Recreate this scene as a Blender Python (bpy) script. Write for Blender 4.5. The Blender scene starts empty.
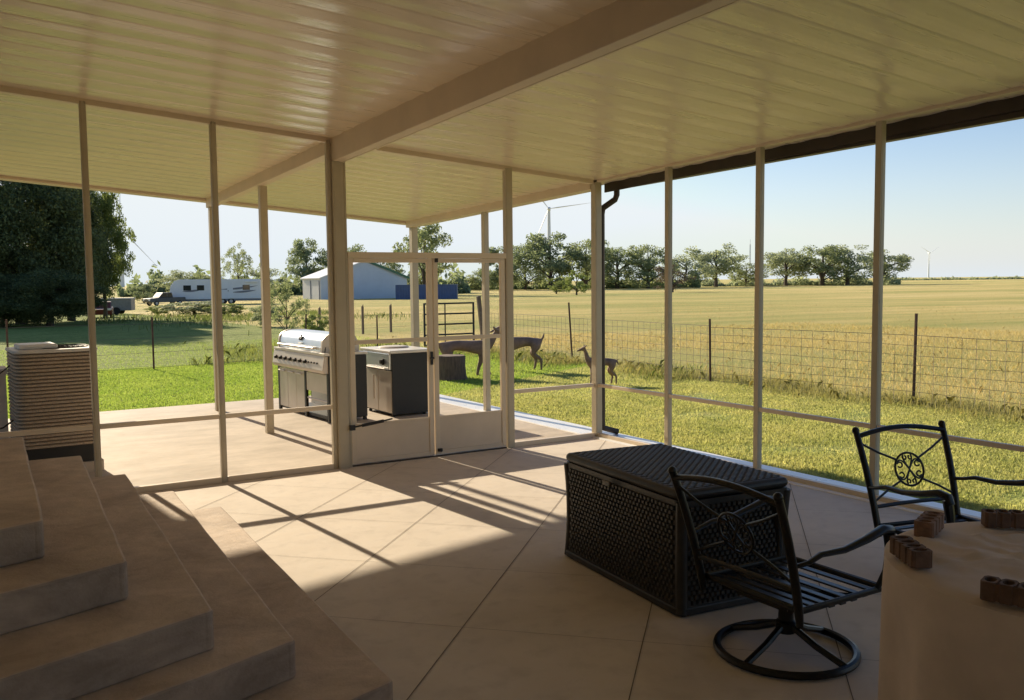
import bpy, bmesh, math, random
import numpy as np
from mathutils import Vector, Matrix
sc = bpy.context.scene
COL = sc.collection
PI = math.pi
rad = math.radians

# ------------------------------------------------------------------ camera
FPX, CAMH = 913.9, 1.75
AZ, PT, RO = rad(31.603), rad(4.301), rad(-0.589)
Fv = Vector((math.sin(AZ)*math.cos(PT), math.cos(AZ)*math.cos(PT), -math.sin(PT)))
R0 = Vector((math.cos(AZ), -math.sin(AZ), 0))
U0 = R0.cross(Fv)
Rv = math.cos(RO)*R0 + math.sin(RO)*U0
Uv = -math.sin(RO)*R0 + math.cos(RO)*U0
cam_d = bpy.data.cameras.new('camera')
cam = bpy.data.objects.new('camera', cam_d); COL.objects.link(cam)
cam_d.sensor_fit = 'HORIZONTAL'; cam_d.sensor_width = 36
cam_d.lens = FPX/1024*36
cam_d.clip_start = 0.05; cam_d.clip_end = 12000
M = Matrix((Rv, Uv, -Fv)).transposed().to_4x4()
M.translation = Vector((0, 0, CAMH))
cam.matrix_world = M
sc.camera = cam

def ground(x, y):
    d = math.hypot(x, y)
    t = min(1, max(0, (d-30)/80)); t = t*t*(3-2*t)
    return -0.09 - 0.5*t
def pos(u, d):
    """ground point on the bearing of column u, d metres away"""
    a = AZ + math.atan((u-512)/FPX)
    k = d/math.cos(a-AZ)
    x, y = k*math.sin(a), k*math.cos(a)
    return Vector((x, y, ground(x, y)))

# ------------------------------------------------------------------ materials
def nodes(name):
    m = bpy.data.materials.new(name); m.use_nodes = True
    nt = m.node_tree; nt.nodes.clear()
    out = nt.nodes.new('ShaderNodeOutputMaterial')
    return m, nt, out
def N(nt, t, **kw):
    n = nt.nodes.new(t)
    for k, v in kw.items():
        if k in n.inputs.keys(): n.inputs[k].default_value = v
        else: setattr(n, k, v)
    return n
def ramp(nt, fac, stops):
    r = nt.nodes.new('ShaderNodeValToRGB'); e = r.color_ramp.elements
    e[0].position, e[0].color = stops[0][0], (*stops[0][1], 1)
    e[1].position, e[1].color = stops[-1][0], (*stops[-1][1], 1)
    for p, c in stops[1:-1]:
        q = e.new(p); q.color = (*c, 1)
    nt.links.new(fac, r.inputs[0]); return r.outputs[0]
def coord(nt, kind='Object', scale=(1, 1, 1), rot=(0, 0, 0)):
    if kind == 'Position':
        o = nt.nodes.new('ShaderNodeNewGeometry').outputs['Position']
    else:
        o = nt.nodes.new('ShaderNodeTexCoord').outputs[kind]
    mp = nt.nodes.new('ShaderNodeMapping'); mp.inputs['Scale'].default_value = scale
    mp.inputs['Rotation'].default_value = rot
    nt.links.new(o, mp.inputs['Vector']); return mp.outputs[0]
def noise(nt, vec, scale, detail=4, rough=.55, dist=0):
    n = nt.nodes.new('ShaderNodeTexNoise')
    n.inputs['Scale'].default_value = scale; n.inputs['Detail'].default_value = detail
    n.inputs['Roughness'].default_value = rough; n.inputs['Distortion'].default_value = dist
    nt.links.new(vec, n.inputs['Vector']); return n.outputs['Fac']
def mixc(nt, fac, a, b, mode='MIX'):
    m = nt.nodes.new('ShaderNodeMix'); m.data_type = 'RGBA'; m.blend_type = mode
    for s, v in ((0, fac), (6, a), (7, b)):
        if hasattr(v, 'is_linked'): nt.links.new(v, m.inputs[s])
        else: m.inputs[s].default_value = v if s == 0 else (*v, 1)
    return m.outputs[2]
def math_n(nt, op, a, b=0.5, clamp=False):
    m = nt.nodes.new('ShaderNodeMath'); m.operation = op; m.use_clamp = clamp
    for i, v in enumerate((a, b)):
        if hasattr(v, 'is_linked'): nt.links.new(v, m.inputs[i])
        else: m.inputs[i].default_value = v
    return m.outputs[0]
def bump(nt, h, strength=.3, dist=.01):
    b = nt.nodes.new('ShaderNodeBump'); b.inputs['Strength'].default_value = strength
    b.inputs['Distance'].default_value = dist
    nt.links.new(h, b.inputs['Height']); return b.outputs[0]
def simple(name, col, rough=.5, metal=0, var=.15, scale=6, bmp=0, bscale=40, spec=.5, rvar=.1, stretch=(1, 1, 1), kind='Object'):
    m, nt, out = nodes(name)
    p = N(nt, 'ShaderNodeBsdfPrincipled'); p.inputs['Roughness'].default_value = rough
    p.inputs['Metallic'].default_value = metal; p.inputs['Specular IOR Level'].default_value = spec
    v = coord(nt, kind, stretch)
    n = noise(nt, v, scale, 6, .6)
    lo = tuple(max(0, c*(1-var)) for c in col); hi = tuple(min(1, c*(1+var)) for c in col)
    nt.links.new(ramp(nt, n, [(.3, lo), (.7, hi)]), p.inputs['Base Color'])
    r = math_n(nt, 'MULTIPLY_ADD', n, rvar*2); r.node.inputs[2].default_value = rough-rvar
    nt.links.new(r, p.inputs['Roughness'])
    if bmp:
        nt.links.new(bump(nt, noise(nt, v, bscale, 5), bmp, .004), p.inputs['Normal'])
    nt.links.new(p.outputs[0], out.inputs[0]); return m
MT = {}
MT['almond'] = simple('almond_aluminium', (.74, .61, .45), .38, 0, .06, 3, .05, 60)
MT['almond_dark'] = simple('almond_beam', (.72, .59, .44), .5, 0, .08, 2, .05, 60)
MT['post'] = simple('post_aluminium', (.50, .43, .31), .45, 0, .08, 3, .05, 60)  # almond with shade put into the colour, darker for the posts
MT['bronze'] = simple('dark_bronze', (.055, .04, .032), .42, .2, .2, 5)
MT['black_metal'] = simple('black_cast_metal', (.012, .011, .010), .34, .3, .35, 25, .15, 90)
MT['black'] = simple('black_paint', (.014, .014, .014), .5, 0, .3, 8)
MT['wicker'] = simple('dark_resin_wicker', (.027, .023, .019), .5, 0, .35, 14, .2, 120)
MT['steel'] = simple('brushed_steel', (.56, .50, .44), .48, .55, .08, 4)
MT['steel_hood'] = simple('polished_steel', (.66, .70, .74), .3, .85, .06, 3)
MT['worktop'] = simple('pale_worktop', (.72, .68, .62), .35, .2, .08, 5)
MT['ac'] = simple('condenser_tan_paint', (.42, .335, .25), .5, .1, .3, 90, .3, 120)
MT['ac_top'] = simple('condenser_cap_grey', (.62, .60, .57), .45, .1, .1, 5)
MT['white'] = simple('white_paint', (.80, .80, .78), .4, 0, .05, 3)
MT['kerb'] = simple('pale_sill_concrete', (.84, .84, .85), .3, 0, .08, 3, .05, 30, spec=.9)
MT['cloth'] = simple('tan_cloth', (.70, .59, .515), .92, 0, .10, 3.5, .25, 260, spec=.15, rvar=.03)
MT['brick'] = simple('dark_fired_brick', (.15, .088, .06), .85, 0, .35, 18, .5, 80)
MT['brick_red'] = simple('red_fired_brick', (.24, .14, .095), .85, 0, .3, 18, .5, 80)
MT['house'] = simple('house_siding', (.74, .66, .57), .7, 0, .15, 4, .2, 20)
MT['deer'] = simple('deer_brown', (.24, .15, .105), .75, 0, .35, 7, .2, 60)
MT['stump'] = simple('grey_brown_bark', (.13, .09, .065), .9, 0, .4, 9, .8, 25, stretch=(3, 3, .6))
MT['rust'] = simple('rusty_steel', (.10, .05, .035), .75, .2, .4, 12)
MT['wire'] = simple('weathered_wire', (.17, .14, .11), .6, .3, .3, 10)
MT['bark'] = simple('tree_bark', (.075, .058, .045), .9, 0, .35, 6, .6, 20, stretch=(3, 3, .6))
MT['barn'] = simple('barn_metal_wall', (.50, .55, .63), .45, .1, .06, .6)  # white metal with the bluish tone of its shaded side painted in
MT['barn_side'] = simple('barn_metal_side', (.56, .56, .58), .45, .1, .06, .6)
MT['barn_roof'] = simple('barn_roof', (.72, .74, .76), .4, .1, .06, .6)
MT['green_trim'] = simple('green_trim', (.06, .16, .09), .5, 0, .2, 2)
MT['blue_box'] = simple('blue_container', (.06, .10, .22), .5, 0, .15, 1)
MT['rv'] = simple('trailer_white', (.72, .73, .74), .35, 0, .05, 1)
MT['glass_dark'] = simple('dark_window', (.02, .025, .03), .08, 0, .2, 3)
MT['rv_grey'] = simple('trailer_grey_graphic', (.16, .17, .20), .4, 0, .1, 2)
MT['car_grey'] = simple('grey_car_paint', (.09, .09, .088), .35, .2, .15, 2)
MT['car_red'] = simple('dull_red_paint', (.16, .03, .022), .4, .1, .15, 2)
MT['tyre'] = simple('tyre_rubber', (.015, .015, .015), .85, 0, .2, 8)
MT['turbine'] = simple('turbine_white', (.62, .66, .72), .5, 0, .02, .1)
MT['pipe'] = simple('dark_foam_pipe', (.05, .04, .035), .8, 0, .2, 12)
MT['wood'] = simple('old_wood', (.16, .115, .08), .85, 0, .3, 5, .4, 30, stretch=(4, 4, .5))

# ceiling: semi-gloss pan panels, fine embossed lines running along X
def ceiling_mat():
    m, nt, out = nodes('ribbed_ceiling_pan')
    p = N(nt, 'ShaderNodeBsdfPrincipled')
    v = coord(nt, 'Position', (.35, 30, 1))
    n = noise(nt, v, 1, 3, .6, .2)
    v2 = coord(nt, 'Position', (.5, .9, 1)); n2 = noise(nt, v2, 1.4, 4)
    nt.links.new(ramp(nt, n2, [(.3, (.78, .65, .48)), (.7, (.88, .74, .55))]), p.inputs['Base Color'])
    v3 = coord(nt, 'Position', (1.5, 14, 1)); n3 = noise(nt, v3, 1, 3)
    r = math_n(nt, 'MULTIPLY_ADD', n3, .14); r.node.inputs[2].default_value = .22
    p.inputs['Coat Weight'].default_value = .4; p.inputs['Coat Roughness'].default_value = .19; p.inputs['Specular IOR Level'].default_value = .7
    nt.links.new(r, p.inputs['Roughness'])
    w = N(nt, 'ShaderNodeTexWave', wave_type='BANDS', bands_direction='Y', wave_profile='SIN')
    w.inputs['Scale'].default_value = 5.2; w.inputs['Distortion'].default_value = .6
    w.inputs['Detail'].default_value = 1
    nt.links.new(coord(nt, 'Position'), w.inputs['Vector'])
    h = math_n(nt, 'ADD', math_n(nt, 'MULTIPLY', w.outputs['Fac'], .8), n)
    nt.links.new(bump(nt, h, .10, .004), p.inputs['Normal'])
    nt.links.new(p.outputs[0], out.inputs[0]); return m
MT['ceiling'] = ceiling_mat()

YF, XR = 8.16, 6.13
def concrete(name, lo, hi, joints=False):
    m, nt, out = nodes(name)
    p = N(nt, 'ShaderNodeBsdfPrincipled'); p.inputs['Specular IOR Level'].default_value = .12
    v = coord(nt, 'Position')
    a = noise(nt, v, .9, 7, .62, .4); b = noise(nt, v, 7, 6, .6); c = noise(nt, v, 90, 3)
    base = ramp(nt, a, [(.3, lo), (.5, tuple((x+y)/2 for x, y in zip(lo, hi))), (.72, hi)])
    stain = ramp(nt, b, [(.28, (.86, .845, .83)), (.5, (1, 1, 1)), (.75, (1.0, .98, .95))])
    col = mixc(nt, .85, base, stain, 'MULTIPLY')
    sp = ramp(nt, noise(nt, v, 3.1, 2), [(.20, (.45, .42, .38)), (.245, (1, 1, 1))])
    col = mixc(nt, .3, col, sp, 'MULTIPLY')
    if joints:
        s3 = nt.nodes.new('ShaderNodeSeparateXYZ'); nt.links.new(nt.nodes.new('ShaderNodeNewGeometry').outputs['Position'], s3.inputs[0])
        out_ = math_n(nt, 'GREATER_THAN', s3.outputs[1], YF)
        wth = ramp(nt, noise(nt, coord(nt, 'Position', (1, 2.2, 1)), 1.3, 7, .65), [(.35, (.66, .64, .61)), (.65, (.86, .84, .82))])
        col = mixc(nt, out_, col, mixc(nt, 1, col, wth, 'MULTIPLY'))  # outer slab darkened for its stains and to tone down overbright sunlight
    if not joints:
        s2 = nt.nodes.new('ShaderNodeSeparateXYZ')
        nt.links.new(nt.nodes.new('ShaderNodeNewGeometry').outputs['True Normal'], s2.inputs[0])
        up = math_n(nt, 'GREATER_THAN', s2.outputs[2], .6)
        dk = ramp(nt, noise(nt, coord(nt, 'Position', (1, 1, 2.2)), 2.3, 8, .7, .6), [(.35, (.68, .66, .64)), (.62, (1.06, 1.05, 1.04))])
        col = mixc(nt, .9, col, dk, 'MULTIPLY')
        col = mixc(nt, up, mixc(nt, 1, col, (.80, .755, .71), 'MULTIPLY'), mixc(nt, 1, col, (1.03, 1.0, .97), 'MULTIPLY'))  # shade painted into riser faces to offset light from the open rear
    nt.links.new(col, p.inputs['Base Color'])
    r = math_n(nt, 'MULTIPLY_ADD', b, .3); r.node.inputs[2].default_value = .6
    nt.links.new(r, p.inputs['Roughness'])
    h = math_n(nt, 'ADD', math_n(nt, 'MULTIPLY', b, 1.6), math_n(nt, 'MULTIPLY', c, .35))
    nt.links.new(bump(nt, h, .22 if joints else .45, .006 if joints else .012), p.inputs['Normal'])
    nt.links.new(p.outputs[0], out.inputs[0]); return m
MT['floor'] = concrete('patio_concrete', (.60, .53, .455), (.76, .68, .595), True)
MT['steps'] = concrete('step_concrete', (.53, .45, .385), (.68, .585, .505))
MT['joint'] = simple('joint_dark', (.17, .13, .10), .9, 0, .4, 3)  # dark strip colour of the saw-cut joints

def ground_mat():
    m, nt, out = nodes('grassland')
    p = N(nt, 'ShaderNodeBsdfPrincipled'); p.inputs['Roughness'].default_value = .95
    p.inputs['Specular IOR Level'].default_value = .1
    g = nt.nodes.new('ShaderNodeNewGeometry'); sep = nt.nodes.new('ShaderNodeSeparateXYZ')
    nt.links.new(g.outputs['Position'], sep.inputs[0]); X, Y = sep.outputs[0], sep.outputs[1]
    v = coord(nt, 'Position')
    n1 = noise(nt, v, .35, 6, .65); n2 = noise(nt, v, 4, 5, .7); n3 = noise(nt, v, 22, 3, .7)
    lawn = ramp(nt, math_n(nt, 'ADD', math_n(nt, 'MULTIPLY', n1, .6), math_n(nt, 'MULTIPLY', n2, .4)),
                [(.34, (.20, .27, .06)), (.5, (.40, .44, .13)), (.64, (.60, .55, .22))])
    gr_ = ramp(nt, n2, [(.3, (.13, .20, .04)), (.7, (.34, .40, .10))])
    yb = math_n(nt, 'MULTIPLY', math_n(nt, 'SUBTRACT', Y, 12.5), .5, True)
    lawn = mixc(nt, math_n(nt, 'MULTIPLY', yb, .75), lawn, gr_)
    # broad bands across the field, perpendicular to the view
    vb = coord(nt, 'Position', (.012, .05, 1), (0, 0, AZ)); nb = noise(nt, vb, 1, 5, .6)
    vb2 = coord(nt, 'Position', (.06, .4, 1), (0, 0, AZ)); nb2 = noise(nt, vb2, 1, 5, .65)
    fld = ramp(nt, math_n(nt, 'ADD', math_n(nt, 'MULTIPLY', nb, .62), math_n(nt, 'MULTIPLY', nb2, .38)),
               [(.32, (.34, .38, .12)), (.44, (.50, .46, .16)), (.54, (.70, .57, .23)), (.68, (.80, .67, .32))])
    # right field: x > 11.7 ; middle field behind the back fence: y > 21 and x > .3 y
    r1 = math_n(nt, 'GREATER_THAN', math_n(nt, 'ADD', X, math_n(nt, 'MULTIPLY', n2, .9)), 12.15)
    q = math_n(nt, 'SUBTRACT', X, math_n(nt, 'MULTIPLY', Y, .36))
    q = math_n(nt, 'ADD', q, math_n(nt, 'MULTIPLY', math_n(nt, 'SUBTRACT', n1, .5), 8))
    q = math_n(nt, 'MULTIPLY', math_n(nt, 'ADD', q, 1), .5, True)
    r2 = math_n(nt, 'MULTIPLY', math_n(nt, 'GREATER_THAN', Y, 23), q)
    mask = math_n(nt, 'MAXIMUM', r1, r2)
    col = mixc(nt, mask, lawn, fld)
    fine = ramp(nt, n3, [(.25, (.55, .55, .55)), (.6, (1.15, 1.15, 1.15))])
    col = mixc(nt, .7, col, fine, 'MULTIPLY')
    nt.links.new(col, p.inputs['Base Color'])
    nt.links.new(bump(nt, math_n(nt, 'ADD', n2, n3), .9, .12), p.inputs['Normal'])
    nt.links.new(p.outputs[0], out.inputs[0]); return m
MT['ground'] = ground_mat()

def leaf_mat(name, lo, hi, trans=.45, rough=.6, ns=1.1, nw=.4):
    m, nt, out = nodes(name)
    g = nt.nodes.new('ShaderNodeNewGeometry')
    n = noise(nt, coord(nt, 'Position'), ns, 5)
    f = math_n(nt, 'ADD', math_n(nt, 'MULTIPLY', g.outputs['Random Per Island'], 1-nw), math_n(nt, 'MULTIPLY', n, nw))
    col = ramp(nt, f, [(.15, lo), (.85, hi)])
    d = N(nt, 'ShaderNodeBsdfPrincipled'); d.inputs['Roughness'].default_value = rough
    d.inputs['Specular IOR Level'].default_value = .25
    t = nt.nodes.new('ShaderNodeBsdfTranslucent')
    nt.links.new(col, d.inputs['Base Color'])
    nt.links.new(mixc(nt, .5, col, (1.0, .95, .45), 'MULTIPLY'), t.inputs['Color'])
    ms = nt.nodes.new('ShaderNodeMixShader'); ms.inputs[0].default_value = trans
    nt.links.new(d.outputs[0], ms.inputs[1]); nt.links.new(t.outputs[0], ms.inputs[2])
    nt.links.new(ms.outputs[0], out.inputs[0]); return m
MT['grass'] = leaf_mat('lawn_blades', (.29, .36, .10), (.78, .73, .35), .58, ns=1.7, nw=.75)
MT['hay'] = leaf_mat('dry_blades', (.5, .40, .16), (.78, .64, .33), .4)
MT['weed'] = leaf_mat('fence_weeds', (.20, .22, .07), (.62, .54, .24), .5, ns=1.4, nw=.6)
MT['weed_green'] = leaf_mat('green_weeds', (.13, .18, .05), (.36, .38, .12), .45)
MT['scrub'] = leaf_mat('scrub_leaf', (.10, .15, .045), (.26, .30, .11), .45)
MT['leaf_dark'] = leaf_mat('evergreen_leaf', (.05, .07, .032), (.19, .23, .10), .42)
MT['leaf_near'] = leaf_mat('sunlit_leaf', (.10, .15, .045), (.28, .33, .12), .55)
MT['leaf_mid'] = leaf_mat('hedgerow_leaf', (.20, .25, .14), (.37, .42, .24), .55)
MT['leaf_far'] = leaf_mat('hazy_far_leaf', (.27, .32, .22), (.42, .47, .33), .55)  # distance haze painted into the colour; hedgerow leaves are lightened for it too
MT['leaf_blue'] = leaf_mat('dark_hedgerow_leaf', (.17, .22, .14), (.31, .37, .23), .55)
MT['leaf_pale'] = leaf_mat('pale_shrub_leaf', (.18, .24, .08), (.34, .40, .15), .45)
MT['leaf_brown'] = leaf_mat('bare_brown_twig', (.12, .10, .08), (.20, .165, .13), .2)

# ------------------------------------------------------------------ object helpers
def link(o, parent=None):
    COL.objects.link(o)
    if parent: o.parent = parent
    return o
def tag(o, label, cat, group=None, kind=None):
    o['label'] = label; o['category'] = cat
    if group: o['group'] = group
    if kind: o['kind'] = kind
    return o
def thing(name, label, cat, loc=(0, 0, 0), rz=0, group=None):
    o = bpy.data.objects.new(name, None); o.empty_display_size = .2
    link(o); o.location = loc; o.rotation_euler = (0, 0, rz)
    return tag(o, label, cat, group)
def struct(o):
    o['kind'] = 'structure'; return o
def dup(root, loc, rz=0, label=None, scale=None, group=None):
    r = root.copy(); COL.objects.link(r); r.location = loc; r.rotation_euler = (0, 0, rz)
    if label: r['label'] = label
    if group: r['group'] = group
    if scale: r.scale = scale
    for ch in list(root.children):
        c = ch.copy(); COL.objects.link(c); c.parent = r
        for g in ch.children:
            d = g.copy(); COL.objects.link(d); d.parent = c
    return r

class MB:
    def __init__(s): s.v = []; s.f = []
    def add(s, vs, fs):
        b = len(s.v); s.v += [tuple(v) for v in vs]; s.f += [tuple(i+b for i in f) for f in fs]; return s
    def box(s, x0, x1, y0, y1, z0, z1, mat=None):
        vs = [Vector((x, y, z)) for z in (z0, z1) for y in (y0, y1) for x in (x0, x1)]
        if mat: vs = [mat @ v for v in vs]
        return s.add(vs, [(0, 2, 3, 1), (4, 5, 7, 6), (0, 1, 5, 4), (2, 6, 7, 3), (0, 4, 6, 2), (1, 3, 7, 5)])
    def prism(s, poly, z0, z1, mat=None):
        n = len(poly)
        vs = [Vector((x, y, z0)) for x, y in poly] + [Vector((x, y, z1)) for x, y in poly]
        if mat: vs = [mat @ v for v in vs]
        fs = [tuple(range(n))[::-1], tuple(range(n, 2*n))]
        fs += [(i, (i+1) % n, n+(i+1) % n, n+i) for i in range(n)]
        return s.add(vs, fs)
    def tube(s, pts, r, n=8, closed=False, flat=1.0):
        pts = [Vector(p) for p in pts]; k = len(pts)
        rs = r if isinstance(r, (list, tuple)) else [r]*k
        vs = []; prev = None
        for i, p in enumerate(pts):
            a = pts[(i-1) % k] if (closed or i > 0) else p
            b = pts[(i+1) % k] if (closed or i < k-1) else p
            t = (b-a).normalized()
            if prev is None:
                up = Vector((0, 0, 1)) if abs(t.z) < .95 else Vector((1, 0, 0))
                x = t.cross(up).normalized()
            else:
                x = (prev - t*prev.dot(t)).normalized()
            y = t.cross(x); prev = x
            for j in range(n):
                q = 2*PI*j/n
                vs.append(p + x*math.cos(q)*rs[i] + y*math.sin(q)*rs[i]*flat)
        fs = []
        for i in range(k if closed else k-1):
            i2 = (i+1) % k
            for j in range(n):
                j2 = (j+1) % n
                fs.append((i*n+j, i*n+j2, i2*n+j2, i2*n+j))
        if not closed:
            fs.append(tuple(range(n))[::-1]); fs.append(tuple(range((k-1)*n, k*n)))
        return s.add(vs, fs)
    def lathe(s, prof, n=24, c=(0, 0, 0), axis='Z', cap=True):
        vs = []
        for r, z in prof:
            for j in range(n):
                q = 2*PI*j/n
                p = Vector((r*math.cos(q), r*math.sin(q), z))
                if axis == 'X': p = Vector((p.z, p.x, p.y))
                if axis == 'Y': p = Vector((p.y, p.z, p.x))
                vs.append(p+Vector(c))
        fs = [(i*n+j, i*n+(j+1) % n, (i+1)*n+(j+1) % n, (i+1)*n+j) for i in range(len(prof)-1) for j in range(n)]
        if cap: fs += [tuple(range(n))[::-1], tuple(range((len(prof)-1)*n, len(prof)*n))]
        return s.add(vs, fs)
    def ball(s, c, r, n=10, sz=1):
        k = 6
        return s.lathe([(max(.001, r*math.sin(PI*i/k)), -r*sz*math.cos(PI*i/k)) for i in range(k+1)], n, c)
    def build(s, name, mat, parent=None, smooth=False, bevel=0, loc=None):
        me = bpy.data.meshes.new(name); me.from_pydata(s.v, [], s.f); me.update()
        bm = bmesh.new(); bm.from_mesh(me); bmesh.ops.recalc_face_normals(bm, faces=bm.faces); bm.to_mesh(me); bm.free()
        me.materials.append(mat)
        if smooth:
            for p in me.polygons: p.use_smooth = True
            try: me.set_sharp_from_angle(angle=rad(40))
            except Exception: pass
        o = bpy.data.objects.new(name, me); link(o, parent)
        if loc: o.location = loc
        if bevel:
            b = o.modifiers.new('bevel', 'BEVEL'); b.width = bevel; b.segments = 4 if bevel > .025 else 2
            b.limit_method = 'ANGLE'; b.angle_limit = rad(40)
        return o
def np_mesh(name, verts, per, mat, parent=None):
    """verts: (n*per,3) array of separate polygons with per corners each"""
    n = len(verts)//per
    me = bpy.data.meshes.new(name)
    me.vertices.add(len(verts)); me.vertices.foreach_set('co', np.asarray(verts, np.float32).ravel())
    me.loops.add(len(verts)); me.loops.foreach_set('vertex_index', np.arange(len(verts), dtype=np.int32))
    me.polygons.add(n); me.polygons.foreach_set('loop_start', np.arange(0, n*per, per, dtype=np.int32))
    me.update(calc_edges=True); me.validate()
    if mat: me.materials.append(mat)
    if name.startswith('mesh_'): return me
    o = bpy.data.objects.new(name, me); return link(o, parent)

# ------------------------------------------------------------------ world and sun
SUN_EL, SUN_AZ = rad(20.5), rad(-5.0)     # azimuth measured from +Y towards +X
w = bpy.data.worlds.new('World'); sc.world = w; w.use_nodes = True
nt = w.node_tree; nt.nodes.clear()
wo = nt.nodes.new('ShaderNodeOutputWorld'); bg = nt.nodes.new('ShaderNodeBackground')
sky = nt.nodes.new('ShaderNodeTexSky'); sky.sky_type = 'NISHITA'; sky.sun_disc = False
sky.sun_elevation = SUN_EL; sky.sun_rotation = SUN_AZ
sky.altitude = 100; sky.air_density = 1.0; sky.dust_density = .5; sky.ozone_density = 1.5
bg.inputs['Strength'].default_value = 0.145
# pale summer haze low over the horizon
tc = nt.nodes.new('ShaderNodeTexCoord'); sx = nt.nodes.new('ShaderNodeSeparateXYZ'); nt.links.new(tc.outputs['Generated'], sx.inputs[0])
el = math_n(nt, 'MAXIMUM', sx.outputs[2], 0.0)
hs_ = nt.nodes.new('ShaderNodeHueSaturation'); hs_.inputs['Saturation'].default_value = 1.2; hs_.inputs['Value'].default_value = .95
nt.links.new(sky.outputs[0], hs_.inputs['Color'])
skc = mixc(nt, 1.0, mixc(nt, 1.0, hs_.outputs[0], (1.0, .955, 1.06), 'MULTIPLY'), (6.1, 6.4, 6.5), 'DARKEN')
hz = math_n(nt, 'POWER', 2.718, math_n(nt, 'MULTIPLY', el, -13.0))
hz = math_n(nt, 'MULTIPLY', hz, .92)
nt.links.new(mixc(nt, hz, skc, (5.3, 5.85, 6.3)), bg.inputs[0]); nt.links.new(bg.outputs[0], wo.inputs[0])
sd = bpy.data.lights.new('sun', 'SUN'); sd.energy = 9.0; sd.angle = rad(.55); sd.color = (1, .85, .62)
so = bpy.data.objects.new('sun', sd); link(so)
dirv = Vector((math.sin(SUN_AZ)*math.cos(SUN_EL), math.cos(SUN_AZ)*math.cos(SUN_EL), math.sin(SUN_EL)))
so.rotation_euler = dirv.to_track_quat('Z', 'Y').to_euler(); so.location = (-5, 60, 30)

sc.view_settings.view_transform = 'Standard'; sc.view_settings.look = 'None'
sc.view_settings.exposure = 0; sc.view_settings.gamma = 1
sc.render.engine = 'CYCLES'
sc.cycles.use_denoising = True
sc.cycles.max_bounces = 10; sc.cycles.diffuse_bounces = 6; sc.cycles.glossy_bounces = 4
sc.cycles.transmission_bounces = 6; sc.cycles.sample_clamp_indirect = 6

# ------------------------------------------------------------------ ground
rings = [0, 4, 8, 12, 16, 20, 26, 32, 40, 50, 60, 72, 86, 100, 120, 150, 200, 300, 500, 900, 1600, 3000, 6000]
n = 96; vs = []; fs = []
for r in rings:
    for j in range(n):
        q = 2*PI*j/n; x, y = r*math.cos(q), r*math.sin(q)
        z = ground(x, y) if r > 0 else -.09
        vs.append((x, y, z))
for i in range(len(rings)-1):
    for j in range(n):
        j2 = (j+1) % n
        fs.append((i*n+j, (i+1)*n+j, (i+1)*n+j2, i*n+j2) if i else (j, n+j, n+j2))
g = MB(); g.add(vs, fs)
struct(g.build('ground', MT['ground'], smooth=True))

# ------------------------------------------------------------------ patio slab
YF, XR = 8.16, 6.13
PX0, PX1, PY0, PY1 = -1.0, 6.05, -3.2, 13.75
slab = MB().box(PX0, PX1, PY0, PY1, -.30, 0).build('patio_floor', MT['floor']); struct(slab)
edge = MB().box(PX1+.001, 6.44, PY0, PY1, -.30, .012).build('patio_kerb', MT['kerb'], bevel=.012); struct(edge)
# diagonal saw-cut joints, thin inlaid strips
jm = MB()
def clip(px, py, dx, dy):
    t0, t1 = -99, 99
    for p, d, a, b in ((px, dx, PX0, PX1), (py, dy, PY0, YF-.03)):
        ta, tb = sorted(((a-p)/d, (b-p)/d)); t0, t1 = max(t0, ta), min(t1, tb)
    return (t0, t1)
def strip(px, py, dx, dy, w):
    t0, t1 = clip(px, py, dx, dy)
    if t1 - t0 < .2: return
    a = Vector((px+dx*t0, py+dy*t0)); b = Vector((px+dx*t1, py+dy*t1))
    nrm = Vector((-dy, dx)).normalized()*w
    jm.add([(*(a+nrm), .003), (*(a-nrm), .003), (*(b-nrm), .003), (*(b+nrm), .003)], [(0, 1, 2, 3)])
for k in range(-9, 7): strip(-3.13+1.285*k, 0, 1, 1, .0024)
for k in range(-8, 12): strip(6.13+1.32*k, 0, -1, 1, .0013)
struct(jm.build('floor_joints', MT['joint']))

# ------------------------------------------------------------------ concrete steps (wrapping stair)
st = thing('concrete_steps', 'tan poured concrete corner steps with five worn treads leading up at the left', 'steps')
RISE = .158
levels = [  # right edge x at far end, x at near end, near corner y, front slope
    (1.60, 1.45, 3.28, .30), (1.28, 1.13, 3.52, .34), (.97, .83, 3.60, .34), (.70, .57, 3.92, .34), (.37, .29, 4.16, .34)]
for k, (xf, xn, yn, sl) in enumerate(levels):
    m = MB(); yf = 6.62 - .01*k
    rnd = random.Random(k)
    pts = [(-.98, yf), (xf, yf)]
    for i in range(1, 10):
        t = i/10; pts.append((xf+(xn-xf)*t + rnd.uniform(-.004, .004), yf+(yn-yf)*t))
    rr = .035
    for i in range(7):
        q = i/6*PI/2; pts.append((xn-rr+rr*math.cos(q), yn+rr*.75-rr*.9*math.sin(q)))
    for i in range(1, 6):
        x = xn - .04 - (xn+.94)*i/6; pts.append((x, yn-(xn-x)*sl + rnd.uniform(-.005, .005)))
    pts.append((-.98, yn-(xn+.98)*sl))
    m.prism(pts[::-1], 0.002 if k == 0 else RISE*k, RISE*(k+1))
    m.build('step', MT['steps'], st, bevel=.011)

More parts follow.
